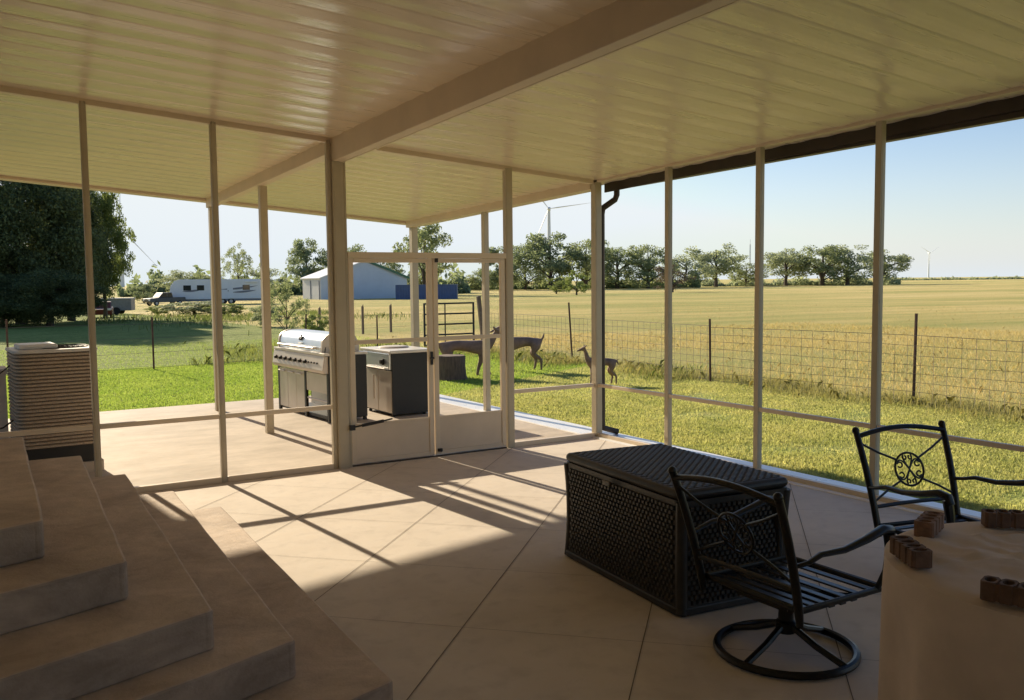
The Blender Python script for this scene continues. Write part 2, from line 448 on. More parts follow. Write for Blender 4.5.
# ------------------------------------------------------------------ house (behind and left of the viewer) 
hs = thing('house', 'tan house wall bordering the covered patio beside the steps', 'house')
MB().box(-1.3, -1.0, PY0, 8.3, -.2, 3.6).build('wall', MT['house'], hs)
MB().box(-1.3, 3.2, PY0-.3, PY0-.001, -.2, 3.75).build('wall', MT['house'], hs)  # unseen end wall added at half width to dim and warm rear light
MB().box(-6, .40, 11.2, 14.2, -.2, 3.9).build('wall', MT['house'], hs)  # unseen wing, placed and sized so that it shades the steps
dr = MB().box(-.998, -.96, 4.9, 5.85, .80, 2.85).build('door', MT['white'], hs)
MB().ball((-.93, 5.75, 1.8), .03).build('handle', MT['steel'], dr, True)
lw = MB().box(-.6, .43, 9.85, 10.25, -.1, .92).box(-.62, .445, 9.83, 10.27, .92, .97).build('low_wall', MT['house'])
tag(lw, 'low tan wall stub behind the air conditioner at the left edge', 'wall')

# ------------------------------------------------------------------ screened porch
def roof_z(x, y): return 2.845 - .078*(x-XR) - .033*(y-YF)
porch = thing('screened_porch', 'almond aluminium patio cover with ribbed ceiling, screen wall posts and double screen door', 'porch')
RX0, RX1, RY0, RY1 = -1.0, 6.30, PY0, 13.15
cm = MB()
# pan panels .305 m wide along Y with a groove at each seam
y = RY0
P = .305
prof = []
while y < RY1-.2:
    y2 = min(RY1, y+P)
    prof += [(y+.004+(P-.010)*i_/10, .0032*math.cos(2*PI*i_/10)-.0032) for i_ in range(11)]
    prof += [(y+P-.004, .0025), (y+P-.001, .0025)]
    y = y2
xs = [RX0, 1.5, 3.1, 4.7, RX1]
vs = [(x, yy, roof_z(x, yy)+dz) for yy, dz in prof for x in xs]
k = len(xs)
fs = [(i*k+j, i*k+j+1, (i+1)*k+j+1, (i+1)*k+j) for i in range(len(prof)-1) for j in range(k-1)]
cm.add(vs, fs)
# the upper skin
vs = [(x, yy, roof_z(x, yy)+.09) for yy in (RY0, RY1) for x in (RX0, RX1)]
cm.add(vs, [(0, 1, 3, 2)])
cm.build('ceiling', MT['ceiling'], porch, True)
def sl_box(m, x0, x1, y0, y1, top, depth):
    """box that follows the roof slope: its top sits `top` below the ceiling"""
    vs = []
    for d in (depth+top, top):
        for yy in (y0, y1):
            for x in (x0, x1): vs.append((x, yy, roof_z(x, yy)-d))
    m.add(vs, [(0, 2, 3, 1), (4, 5, 7, 6), (0, 1, 5, 4), (2, 6, 7, 3), (0, 4, 6, 2), (1, 3, 7, 5)])
    return m
sl_box(MB(), 3.075, 3.165, YF+.062, 12.985, -.004, .13).build('beam', MT['almond_dark'], porch, bevel=.006)
sl_box(MB(), 3.075, 3.165, RY0, YF+.06, -.004, .218).build('beam', MT['almond_dark'], porch, bevel=.006)
sl_box(MB(), 3.166, 3.182, RY0, YF, .192, .022).build('beam_flange', MT['almond'], porch)
sl_box(MB(), RX0, RX1+.02, 12.99, 13.17, -.10, .135).build('fascia', MT['almond'], porch, bevel=.006)
sl_box(MB(), XR-.05, XR+.06, YF+.05, 12.98, -.004, .10).build('beam', MT['almond'], porch, bevel=.005)
sl_box(MB(), XR-.03, XR+.035, RY0, YF-.05, -.004, .032).build('header', MT['almond'], porch, bevel=.004)
sl_box(MB(), RX0, XR-.05, YF-.025, YF+.025, -.004, .05).build('header', MT['almond'], porch, bevel=.004)
sl_box(MB(), 6.303, 6.32, RY0, 8.24, -.10, .20).build('fascia', MT['bronze'], porch)
sl_box(MB(), 6.303, 6.32, 8.245, 12.98, -.10, .11).build('fascia', MT['almond'], porch)
# gutter: K profile, open on top
gm = MB()
gp = [(6.322, .02), (6.322, -.085), (6.40, -.085), (6.425, -.03), (6.44, .02), (6.432, .02), (6.418, -.028), (6.395, -.077), (6.33, -.077), (6.33, .02)]
vs = [(x, yy, 2.835 - .019*(yy-YF)+z) for yy in (RY0, 8.24) for x, z in gp]
n = len(gp)
gm.add(vs, [(i, (i+1) % n, n+(i+1) % n, n+i) for i in range(n)])
gm.build('gutter', MT['bronze'], porch)
dm = MB()
dm.tube([(6.345, 8.07, 2.76), (6.345, 8.07, 2.69), (6.33, 8.08, 2.64), (6.225, 8.16, 2.55), (6.212, 8.17, 2.48), (6.212, 8.17, .16), (6.222, 8.16, .09), (6.38, 8.10, .04)], .034, 10)
dm.build('downspout', MT['bronze'], porch, True)
def post(x, y, w=.05, dpt=.05, z0=0.0, mat='post', top=.02):
    m = MB(); z1 = roof_z(x, y)-top
    m.box(x-w/2, x+w/2, y-dpt/2, y+dpt/2, z0, z1)
    # spline ridge on each face of the extrusion
    m.box(x-w/2+.012, x+w/2-.012, y-dpt/2-.003, y+dpt/2+.003, z0, z1)
    return m.build('post', MT[mat], porch, bevel=.003)
front_posts = [(-.07, .05), (.99, .05), (2.01, .05)]
for x, wd in front_posts: post(x, YF, wd)
post(3.043, YF, .04); post(3.118, YF, .105, .11, top=.21)
post(3.19, YF, .034)
post(4.985, YF, .085, .06)
post(XR, YF, .085, .085)
for yy in (6.97, 5.77, 4.55, 3.33, 2.1, .9, -.3, -1.5, -2.7): post(XR, yy, .055, .055, .012)
post(3.15, 10.58, .085, .085, top=.125)
post(3.13, 12.88, .085, .085, top=.125); post(XR, 10.62, .075, .075, .012); post(6.17, 12.90, .10, .10, top=.02)
def rail(name, x0, x1, y0, y1, z0, z1): return MB().box(x0, x1, y0, y1, z0, z1).build(name, MT['almond'], porch, bevel=.003)
for a, b in ((-.98, -.097), (-.043, .963), (1.017, 1.983), (2.037, 3.02)):
    rail('rail', a, b, YF-.02, YF+.02, .568, .608)
    rail('sill_track', a, b, YF-.026, YF+.026, 0, .05)
rail('rail', 5.03, 6.085, YF-.02, YF+.02, .568, .608); rail('sill_track', 5.03, 6.085, YF-.026, YF+.026, 0, .05)
ys = [YF-.0425, 6.97, 5.77, 4.55, 3.33, 2.1, .9, -.3, -1.5, -2.7]
for i in range(len(ys)-1):
    b, a = ys[i]-(.001 if i == 0 else .0285), ys[i+1]+.0285
    rail('rail', XR-.02, XR+.02, a, b, .568, .604)
    rail('sill_track', XR-.026, XR+.026, a, b, .012, .05)
# door header and the two leaves
rail('door_header', 3.208, 4.942, YF-.034, YF+.03, 1.985, 2.04)
def leaf_door(x0, x1):
    m = MB(); t = .019; s_ = .052
    m.box(x0, x0+s_, YF-t, YF+t, .02, 1.983).box(x1-s_, x1, YF-t, YF+t, .02, 1.983)
    m.box(x0+s_, x1-s_, YF-t, YF+t, 1.942, 1.983).box(x0+s_, x1-s_, YF-t*.9, YF+t*.9, 1.165, 1.205)
    m.box(x0+s_, x1-s_, YF-t, YF+t, .02, .06)
    d = m.build('door', MT['almond'], porch, bevel=.004)
    kp = MB().box(x0+s_, x1-s_, YF-.010, YF+.010, .06, .405).box(x0+s_, x1-s_, YF-.016, YF+.016, .385, .405)
    kp.build('kick_panel', MT['almond_dark'], d, bevel=.002)
    return d
d1 = leaf_door(3.211, 4.088); d2 = leaf_door(4.100, 4.932)
cl = MB(); cl.tube([(3.21, YF-.06, .385), (3.30, YF-.06, .395)], .008, 8).tube([(3.30, YF-.06, .395), (3.52, YF-.06, .42)], .016, 10).tube([(3.52, YF-.06, .42), (3.62, YF-.04, .43)], .008, 8)
cl.box(3.17, 3.22, YF-.09, YF-.063, .36, .41); cl.build('door_closer', MT['black'], d1, True)
lt = MB().box(4.055, 4.08, YF-.034, YF-.020, .93, 1.06); lt.tube([(4.065, YF-.034, 1.0), (4.065, YF-.07, 1.0), (4.03, YF-.075, 1.0)], .012, 8)
lt.build('latch', MT['black'], d1)
lt = MB().box(4.12, 4.165, YF-.04, YF-.020, .05, .08).ball((4.14, YF-.05, .066), .02); lt.build('floor_bolt', MT['black'], d2)
lt = MB().box(4.12, 4.15, YF-.035, YF-.02, 1.945, 1.985); lt.build('top_bolt', MT['black'], d2)
MB().box(3.211, 4.93, YF-.03, YF+.03, 0, .014).build('threshold', MT['bronze'], porch)

# ------------------------------------------------------------------ air conditioner
ac = thing('air_conditioner', 'tan louvred outdoor air conditioner condenser with a pale cap standing left of the screen wall', 'air conditioner', (.81, 9.66, 0), rad(3))
def rsq(h, r, n=6):
    out = []
    for cx, cy, a0 in ((h-r, h-r, 0), (-h+r, h-r, 90), (-h+r, -h+r, 180), (h-r, -h+r, 270)):
        for i in range(n+1):
            q = rad(a0+90*i/n); out.append((cx+r*math.cos(q), cy+r*math.sin(q)))
    return out
MB().prism(rsq(.36, .03), 0, .10).build('pad', MT['floor'], ac)
MB().prism(rsq(.33, .06), .10, .26).build('base', MT['black'], ac)
m = MB(); H = .35
core = rsq(H-.018, .08)
MB().prism(core, .26, 1.139).build('coil', MT['bronze'], ac)
nl = 26
for i in range(nl):
    z = .265 + i*.0335; n = 28
    o = rsq(H, .09); inn = rsq(H-.02, .08); n = len(o)
    vs = [(x, y, z+.0315) for x, y in inn] + [(x, y, z+.022) for x, y in o] + [(x, y, z+.006) for x, y in o] + [(x, y, z) for x, y in inn]
    m.add(vs, [(r*n+j, r*n+(j+1) % n, (r+1)*n+(j+1) % n, (r+1)*n+j) for r in range(3) for j in range(n)])
m.build('louvred_cabinet', MT['ac'], ac, True)
m = MB(); m.prism(rsq(H+.008, .09), 1.14, 1.17); m.build('cap', MT['ac_top'], ac, bevel=.01)
m = MB(); m.box(-.30, .03, -.22, .15, 1.171, 1.215); m.build('fan_cover', MT['white'], ac, bevel=.02)
m = MB()
for i in range(7): m.lathe([(.04*i+.028, 1.171), (.04*i+.034, 1.178), (.04*i+.040, 1.171)], 28, (.05, .02, 0), cap=False)
m.build('fan_guard', MT['black'], ac)
m = MB()
for a_, r_ in (([(-.36, -.05, 1.02), (-.42, -.12, .98), (-.55, -.25, .90), (-.9, -.3, .85)], .006), ([(-.36, -.12, .52), (-.45, -.2, .47), (-.6, -.3, .45), (-.9, -.35, .44)], .008)):
    MB().tube(a_, r_, 8).build('refrigerant_line', MT['pipe'], ac, True)
m.tube([(-.34, -.3, .30), (-.42, -.36, .28), (-.7, -.4, .27)], .018, 8)
m.build('refrigerant_line', MT['pipe'], ac, True)

# ------------------------------------------------------------------ grills
gr = thing('gas_grill', 'large stainless gas grill with closed domed hood on the outer patio', 'grill', (3.93, 11.75, 0), rad(3.5))
# local: front face on -X, length along Y (-.9 .. .85), depth +X
Y0, Y1, DX = -.90, .82, .52
for yy in (Y0+.03, Y1-.03, -.15):
    MB().box(0.0, .035, yy-.025, yy+.025, 0.0, .62).build('leg', MT['black'], gr)
    MB().box(DX-.035, DX, yy-.025, yy+.025, 0.0, .62).build('leg', MT['black'], gr)
MB().box(.03, DX-.03, Y0+.06, Y1-.06, .03, .058).build('bottom_shelf', MT['black'], gr)
MB().box(DX-.05, DX-.036, Y0+.06, Y1-.06, .06, .618).build('back_panel', MT['steel'], gr)
for a, b in ((-.12, .16), (.165, .46), (.465, .77)):
    d = MB().box(.005, .03, a, b, .06, .60).build('cabinet_door', MT['steel'], gr, bevel=.004)
    MB().tube([(-.02, a+.04, .56), (-.02, b-.04, .56)], .009, 8).build('handle', MT['steel'], d, True)
d = MB().box(.005, .03, -.84, -.19, .36, .60).build('cabinet_door', MT['steel'], gr, bevel=.004)
MB().tube([(.02, -.83, .26), (.02, -.19, .26)], .012, 8).build('tank_bar', MT['steel'], gr, True)
MB().box(.0, DX, Y0-.018, Y0-.002, .05, .84).build('end_panel', MT['black'], gr, bevel=.004)
cpn = MB().prism([(-.05, .62), (-.075, .66), (-.045, .84), (DX, .84), (DX, .62)], Y0, Y1, Matrix(((1, 0, 0, 0), (0, 0, 1, 0), (0, 1, 0, 0), (0, 0, 0, 1))))
cp = cpn.build('control_panel', MT['steel'], gr, bevel=.006)
for i in range(7):
    yy = Y1-.14-.17*i
    k = MB().lathe([(.030, 0), (.030, .008), (.021, .012), (.019, .036), (.010, .038)], 14, (0, 0, 0), 'X')
    o = k.build('knob', MT['black'], cp, True, loc=(-.058, yy, .745)); o.rotation_euler = (0, rad(8), PI)
for i in range(4):
    yy = -.44-.09*i
    o = MB().lathe([(.012, 0), (.012, .014), (.004, .015)], 10, (0, 0, 0), 'X').build('button', MT['black'], cp, True, loc=(-.058, yy, .745)); o.rotation_euler = (0, 0, PI)
MB().box(-.05, DX+.03, Y0, Y1, .842, .875).build('worktop', MT['worktop'], gr, bevel=.006)
# domed hood
hp = [(.015, .876), (.02, .93)]
for i in range(7):
    q = rad(170-13*i); hp.append((.20+.175*math.cos(q), 1.0+.145*math.sin(q)))
hp += [(.40, 1.14), (.46, 1.11), (.515, .99)]
hp += [(.52, .876)]
sw = Matrix(((1, 0, 0, 0), (0, 0, 1, 0), (0, 1, 0, 0), (0, 0, 0, 1)))
hp = [(x, .876+(z-.876)*.86) for x, z in hp]
hood = MB().prism(hp, -.66, .76, sw).build('hood', MT['steel_hood'], gr, True, bevel=.008)
MB().prism([(x*1.04-.012, .876+(z-.876)*1.03) for x, z in hp], -.70, -.662, sw).build('hood_end', MT['steel'], hood, True)
MB().prism([(x*1.04-.012, .876+(z-.876)*1.03) for x, z in hp], .762, .80, sw).build('hood_end', MT['steel'], hood, True)
h = MB().tube([(-.045, -.56, .925), (-.045, .66, .925)], .014, 10)
for yy in (-.5, .6): h.tube([(-.045, yy, .925), (.03, yy, .925)], .01, 8)
h.build('handle', MT['steel'], hood, True)
# thermometer and badge on the hood
th = MB(); th.lathe([(.045, 0), (.045, .012), (.036, .016), (.034, .010)], 20, (0, 0, 0), 'X')
o = th.build('thermometer', MT['black'], hood, True, loc=(.036, .02, 1.035)); o.rotation_euler = (0, rad(-28), PI)
MB().tube([(.014, .02, .965), (.012, -.05, .965), (.014, .07, .965)], .009, 6).build('badge', MT['black'], hood)
MB().tube([(.10, -.675, 1.0), (.06, -.70, .93), (.05, -.70, .87)], .006, 6).build('rotisserie_rod', MT['black'], hood)

g2 = thing('side_burner_cart', 'black sided outdoor kitchen cart with stainless front and pale top near the screen door', 'cart', (4.85, 10.85, 0), rad(2))
MB().box(0, .58, 0, .022, .03, .83).build('side_panel', MT['black'], g2, bevel=.004)
MB().box(0, .58, .83, .852, .03, .83).build('side_panel', MT['black'], g2, bevel=.004)
MB().box(.56, .58, .024, .828, .03, .83).build('back_panel', MT['black'], g2)
MB().box(.03, .52, .024, .828, .03, .06).build('bottom_shelf', MT['black'], g2)
for xx in (.05, .49):
    for yy in (.06, .79): MB().lathe([(.020, 0), (.024, .008), (.024, .02), (.016, .029)], 14, (xx, yy, 0)).build('caster', MT['tyre'], g2, True)
d = MB().box(-.004, .02, .03, .42, .05, .60).build('cabinet_door', MT['steel'], g2, bevel=.006)
MB().tube([(-.03, .36, .20), (-.03, .36, .52)], .009, 8).build('handle', MT['steel'], d, True)
d = MB().box(-.004, .02, .43, .822, .05, .60).build('cabinet_door', MT['steel'], g2, bevel=.006)
MB().tube([(-.03, .50, .20), (-.03, .50, .52)], .009, 8).build('handle', MT['steel'], d, True)
d = MB().box(-.03, .02, .026, .826, .615, .83).build('control_panel', MT['steel_hood'], g2, bevel=.008)
MB().tube([(-.06, .1, .63), (-.06, .75, .63)], .01, 8).build('towel_bar', MT['steel'], d, True)
o = MB().lathe([(.045, 0), (.045, .01), (.030, .014), (.026, .045), (.01, .047)], 18, (0, 0, 0), 'X').build('knob', MT['black'], d, True, loc=(-.031, .20, .715)); o.rotation_euler = (0, 0, PI)
MB().box(-.04, .61, -.03, .90, .832, .87).build('worktop', MT['worktop'], g2, bevel=.008)
m = MB(); m.lathe([(.20, .871), (.205, .88), (.19, .888), (.06, .89)], 24, (.30, .55, 0)); m.build('burner_lid', MT['steel'], g2, True)

# ------------------------------------------------------------------ wicker deck box
bx = thing('deck_box', 'large black woven wicker storage box with a flat lid on the patio floor', 'storage box', (3.575, 4.055, 0), rad(-6))
BW, BL, BH = .366, .612, .61      # half width, half length, body height
def flare(z): 
    t = z/BH; return 1 + .03*(2*t-1)**2
m = MB()
ring = []
nz = 9
for i in range(nz):
    z = .03 + (BH-.03)*i/(nz-1); s_ = flare(z)
    for x, y in rsq(1, .09, 5): ring.append((x*(BW-.012)*s_, y*(BL-.012)*s_, z))
n = len(rsq(1, .09, 5))
m.add(ring, [(i*n+j, i*n+(j+1) % n, (i+1)*n+(j+1) % n, (i+1)*n+j) for i in range(nz-1) for j in range(n)] + [tuple(range(n))[::-1], tuple(range((nz-1)*n, nz*n))])
def pillow(m, P0, du, dv, nrm, h):
    """raised strand: P0 centre, du/dv half vectors"""
    a = [P0-du-dv, P0+du-dv, P0+du+dv, P0-du+dv]
    b = [P0+(p-P0)*.62+nrm*h for p in a]
    m.add(a+b, [(4, 5, 6, 7), (0, 1, 5, 4), (1, 2, 6, 5), (2, 3, 7, 6), (3, 0, 4, 7)])
def weave(m, face, half, rows, cols):
    for r in range(rows):
        z = .055 + (BH-.085)*(r+.5)/rows; s_ = flare(z)
        for c in range(cols):
            u = -half + 2*half*(c + (.75 if r % 2 else .25))/cols
            if abs(u) > half-.015: continue
            du, dv = half/cols*.80, (BH-.085)/rows*.52
            if face in ('L', 'R'):
                sg = -1 if face == 'L' else 1
                pillow(m, Vector((sg*(BW-.012)*s_, u*s_, z)), Vector((0, du, 0)), Vector((0, 0, dv)), Vector((sg, 0, 0)), .011)
            else:
                sg = -1 if face == 'F' else 1
                pillow(m, Vector((u*s_, sg*(BL-.012)*s_, z)), Vector((du, 0, 0)), Vector((0, 0, dv)), Vector((0, sg, 0)), .011)
weave(m, 'L', BL-.05, 20, 32); weave(m, 'R', BL-.05, 20, 32); weave(m, 'F', BW-.05, 20, 19); weave(m, 'B', BW-.05, 20, 19)
m.build('woven_body', MT['wicker'], bx)
for sx in (-1, 1):
    for sy in (-1, 1):
        pts = [(sx*(BW-.03)*flare(z), sy*(BL-.03)*flare(z), z) for z in [.01+BH*i/8*.97 for i in range(9)]]
        MB().tube(pts, .03, 10).build('corner_post', MT['wicker'], bx, True)
m = MB(); m.prism([(x*(BW+.01), y*(BL+.01)) for x, y in rsq(1, .09, 5)], .004, .05); m.build('base_rim', MT['wicker'], bx, bevel=.01)
m = MB()
lid_o = [(x*(BW+.006), y*(BL+.006)) for x, y in rsq(1, .10, 6)]
m.prism(lid_o, BH+.002, BH+.055)
lid = m.build('lid', MT['wicker'], bx, True, bevel=.032)
m = MB()
for r in range(46):
    yy = -BL+.03 + (2*BL-.06)*(r+.5)/46
    for c in range(13):
        xx = -BW+.03 + (2*BW-.06)*(c+(.8 if r % 2 else .3))/13
        if abs(xx) > BW-.03: continue
        pillow(m, Vector((xx, yy, BH+.0555)), Vector((.0255, 0, 0)), Vector((0, .0095, 0)), Vector((0, 0, 1)), .004)
m.build('lid_weave', MT['wicker'], lid)
m = MB().box(-BW-.036, -BW-.022, .02, .10, BH-.045, BH-.015); m.build('latch', simple('latch_grey', (.10, .09, .08), .5), bx, bevel=.004)

# ------------------------------------------------------------------ patio chairs
def make_chair(loc, rz, label):
    """swivel rocker: local +Y is the way it faces"""
    c = thing('patio_chair', label, 'chair', loc, rz, 'black cast metal swivel patio chairs')
    mt = MT['black_metal']
    # swivel base
    m = MB(); m.tube([(.315*math.cos(2*PI*i/40), .315*math.sin(2*PI*i/40), .022) for i in range(40)], .019, 8, True)
    b = m.build('base_ring', mt, c, True)
    m = MB()
    for k in range(4):
        q = rad(8) + k*PI/2
        m.tube([(.305*math.cos(q), .305*math.sin(q), .028), (.16*math.cos(q), .16*math.sin(q), .075), (.04*math.cos(q), .04*math.sin(q), .13)], .016, 8)
    m.build('spoke', mt, b, True)
    MB().lathe([(.045, .10), (.048, .15), (.036, .16), (.034, .23), (.05, .24), (.05, .265)], 16).build('pedestal', mt, c, True)
    MB().box(-.16, .16, -.16, .16, .266, .282).tube([(-.2, -.2, .292), (.2, .2, .292)], .012).tube([(-.2, .2, .292), (.2, -.2, .292)], .012).build('rocker_plate', mt, c)
    # seat frame + slats
    hw, yb, yf, zs = .285, -.235, .33, .33
    m = MB(); m.tube([(-hw, yb, zs), (-hw, yf-.04, zs), (-hw+.03, yf, zs-.004), (hw-.03, yf, zs-.004), (hw, yf-.04, zs), (hw, yb, zs)], .0155, 8, True)
    m.build('seat_frame', mt, c, True)
    for k in range(7):
        yy = yb+.06+.074*k
        dz = -.022*math.sin(PI*(k+.7)/7.6)
        MB().prism([(-hw, yy-.019), (hw, yy-.019), (hw, yy+.019), (-hw, yy+.019)], zs+dz-.004, zs+dz+.005).build('seat_slat', mt, c, bevel=.003)
    # back, leaning
    def bp(x, h): # x across, h up the back
        return Vector((x*(1+.09*h), yb-.02-.11*h-.055*h*h, zs+.53*h))
    br = []
    for s in (-1, 1):
        pts = [bp(s*.295, h) for h in (-.12, 0, .2, .4, .6, .8, .98)]
        br.append(MB().tube(pts, [.016, .020, .020, .020, .0195, .019, .0185], 10).ball(tuple(bp(s*.295, .995)), .0215).build('back_post', mt, c, True))
    def arc(h, lift, n=13, x0=.295): return [bp(-x0+2*x0*i/(n-1), h+lift*math.sin(PI*i/(n-1))) for i in range(n)]
    MB().tube(arc(.93, .07), .019, 10, flat=.75).build('top_rail', mt, c, True)
    MB().tube(arc(.19, .012), .012, 8).build('lower_rail', mt, c, True)
    ch, cr = .545, .098
    def bm_(x, z):  # point in the plane of the back, metres from medallion centre
        return bp(x, ch + z*.9/.53)
    for s in (-1, 1):
        for h0, zz in ((.86, 1), (.24, -1)):
            e = bm_(s*cr*.80, zz*cr*.68)
            MB().tube([bp(s*.29, h0), (bp(s*.29, h0)+e)/2+Vector((0, 0, -.006*zz)), e], .0068, 8).build('brace', mt, c, True)
    m = MB(); m.tube([bm_(cr*math.cos(2*PI*i/28), cr*1.05*math.sin(2*PI*i/28)) for i in range(28)], .0068, 8, True)
    md = m.build('medallion', mt, c, True)
    m = MB()
    def curve(fn, n=12): m.tube([bm_(*fn(i/(n-1))) for i in range(n)], .0052, 6)
    for s in (-1, 1):
        for q in (-1, 1):
            # S scroll through the centre, ending in a curl
            curve(lambda t: (s*cr*.95*t*(1-.12*t), q*cr*.62*math.sin(t*PI*.78)))
            curve(lambda t: (s*(cr*.62+cr*.17*math.cos(t*5.2+.5)), q*(cr*.33+cr*.17*math.sin(t*5.2+.5))))
            curve(lambda t: (s*cr*.30*math.sin(t*PI*.62), q*cr*(.05+.92*t)))
            curve(lambda t: (s*(cr*.20+cr*.12*math.cos(t*5+2.0)), q*(cr*.76+cr*.12*math.sin(t*5+2.0))))
    m.build('scrollwork', mt, md, True)
    # arms
    for s in (-1, 1):
        pb = bp(s*.298, .40)
        pts = [pb, pb+Vector((s*.02, .07, .012)), (s*.325, -.16, .575), (s*.335, -.02, .575), (s*.34, .12, .60), (s*.338, .235, .628), (s*.332, .292, .618), (s*.328, .312, .58)]
        a = MB().tube(pts, [.013, .014, .016, .019, .023, .027, .028, .020], 10, flat=.75).build('arm', mt, c, True)
        MB().tube([(s*.332, .290, .60), (s*.33, .305, .52), (s*.312, .30, .42), (s*.286, .27, zs)], [.027, .024, .016, .013], 8).build('arm_support', mt, a, True)
    return c
make_chair((3.27, 2.89, .0), rad(-90), 'black metal swivel chair in front of the wicker storage box, its side to the table')
make_chair((4.72, 2.99, -.0), rad(168), 'black metal swivel chair behind the covered table with scroll medallion seen against grass')

# ------------------------------------------------------------------ round table under a cloth
tb = thing('round_table', 'round patio table under a tan floor length cloth at the right edge', 'table', (3.262, 1.59, 0))
TR, TZ = .628, .757
MB().lathe([(TR-.05, TZ-.06), (TR-.03, TZ-.05), (TR-.03, TZ-.03)], 48).build('tabletop', MT['black_metal'], tb)
MB().lathe([(.26, 0), (.26, .03), (.05, .06), (.045, .6), (.18, TZ-.061)], 20).build('pedestal', MT['black_metal'], tb, True)
m = MB(); nr, na = 34, 168; vs = []; rng = random.Random(4)
ridges = [(rng.uniform(0, PI), rng.uniform(-.4, .4), rng.uniform(.010, .024), rng.uniform(.006, .012), rng.uniform(-.4, .4)) for _ in range(20)]
def wrinkle(x, y):
    z = 0
    for a, o, wd, h, b in ridges:
        p = x*math.cos(a)+y*math.sin(a)-o + b*(x*math.sin(a)-y*math.cos(a))**2
        q = -x*math.sin(a)+y*math.cos(a)
        z += h*math.exp(-(p/wd)**2)*max(0, .55+.45*math.sin(q*5+a*7))
    return z
for i in range(nr):
    for j in range(na):
        q = 2*PI*j/na
        if i < 18:
            r = TR*(i/17.); x, y = r*math.cos(q), r*math.sin(q)
            e = min(1, (TR-r)/.07); z = TZ+.003+wrinkle(x, y)*e - .014*(1-e)**2
        else:
            t = (i-17)/(nr-18)
            fold = .5+.5*math.sin(q*11+1.3*math.sin(q*3)+.5)
            fold2 = .5+.5*math.sin(q*23+2*math.sin(q*2))
            r = TR + .008*min(1, t*6) + t*(-.028+.028*fold+.012*fold2) - .022*math.sin(t*PI)*(1-fold)
            x, y = r*math.cos(q), r*math.sin(q); z = (TZ-.012)*(1-t)+.006*t
        vs.append((x, y, z))
fs = [(i*na+j, i*na+(j+1) % na, (i+1)*na+(j+1) % na, (i+1)*na+j) for i in range(nr-1) for j in range(na)]
m.add(vs, fs); m.build('tablecloth', MT['cloth'], tb, True)

# cored bricks weighing the cloth down
def brick_mesh(cells, cw=.05, wd=.072, hh=.060):
    m = MB()
    for c in range(cells):
        cx = (c-(cells-1)/2)*cw
        n = 16; o = []; inn = []
        for i in range(n):
            q = 2*PI*(i+.5)/n
            ca, sa = math.cos(q), math.sin(q); k = 1/max(abs(ca), abs(sa))
            o.append((cx+ca*k*(cw/2-.0022), sa*k*(wd/2)*(1 if abs(ca) < abs(sa) else 1)))
            inn.append((cx+.0165*ca, .0235*sa))
        # groove: corners pulled in a little
        vs = [(x, y, z) for z in (0, hh) for x, y in o] + [(x, y, z) for z in (0.002, hh) for x, y in inn]
        fs = []
        for i in range(n):
            j = (i+1) % n
            fs += [(i, j, n+j, n+i), (n+i, n+j, 3*n+j, 3*n+i), (2*n+i, 3*n+i, 3*n+j, 2*n+j), (i, 2*n+i, 2*n+j, j)]
        m.add(vs, fs)
    m.box(-(cells*cw)/2+.004, (cells*cw)/2-.004, -wd/2+.004, -.0245, .003, hh-.004)
    m.box(-(cells*cw)/2+.004, (cells*cw)/2-.004, .0245, wd/2-.004, .003, hh-.004)
    return m
TZB = TZ+.012
for x, y, a, ce, mt_, lab in (
        (3.18, 2.11, rad(22), 4, 'brick_red', 'reddish cored brick on the far rim of the cloth next to the chair arm'),
        (2.805, 1.93, rad(58), 4, 'brick', 'dark cored brick with four holes on the left rim of the cloth'),
        (3.51, 1.985, rad(-42), 4, 'brick', 'dark cored brick at the right edge on the far side of the table'),
        (2.69, 1.49, rad(-72), 4, 'brick', 'dark cored brick on the near side of the table cloth')):
    b = brick_mesh(ce).build('cored_brick', MT[mt_], bevel=.002, loc=(x, y, TZB)); b.rotation_euler = (0, 0, a)
    tag(b, lab, 'brick', 'bricks holding down the table cloth')

# ------------------------------------------------------------------ grass blades
RNG = np.random.default_rng(7)
def blades(name, xy, hmin, hmax, wd, lean, mat, zoff=0):
    n = len(xy); h = RNG.uniform(hmin, hmax, n); q = RNG.uniform(0, 2*PI, n); w = wd*RNG.uniform(.7, 1.3, n)
    z = np.array([ground(a, b) for a, b in xy])+zoff
    lx, ly = lean*h*np.cos(q+1.2)*RNG.uniform(.2, 1, n), lean*h*np.sin(q+1.2)*RNG.uniform(.2, 1, n)
    dx, dy = np.cos(q)*w, np.sin(q)*w
    V = np.zeros((n, 5, 3))
    V[:, 0] = np.stack([xy[:, 0]-dx, xy[:, 1]-dy, z], 1)
    V[:, 1] = np.stack([xy[:, 0]+dx, xy[:, 1]+dy, z], 1)
    V[:, 2] = np.stack([xy[:, 0]+dx*.7+lx*.35, xy[:, 1]+dy*.7+ly*.35, z+h*.6], 1)
    V[:, 3] = np.stack([xy[:, 0]+lx, xy[:, 1]+ly, z+h*(1-.3*lean)], 1)
    V[:, 4] = np.stack([xy[:, 0]-dx*.7+lx*.35, xy[:, 1]-dy*.7+ly*.35, z+h*.6], 1)
    o = np_mesh(name, V.reshape(-1, 3), 5, mat); o['kind'] = 'stuff'; return o
def rnd_xy(n, x0, x1, y0, y1): return np.stack([RNG.uniform(x0, x1, n), RNG.uniform(y0, y1, n)], 1)
def clumpy(xy, f, thr):
    v = np.sin(xy[:, 0]*f*1.3+np.sin(xy[:, 1]*f*.9)*1.7)+np.sin(xy[:, 1]*f*1.1+np.cos(xy[:, 0]*f*.7)*2.1)
    return xy[v+RNG.normal(0, .7, len(xy)) > thr]
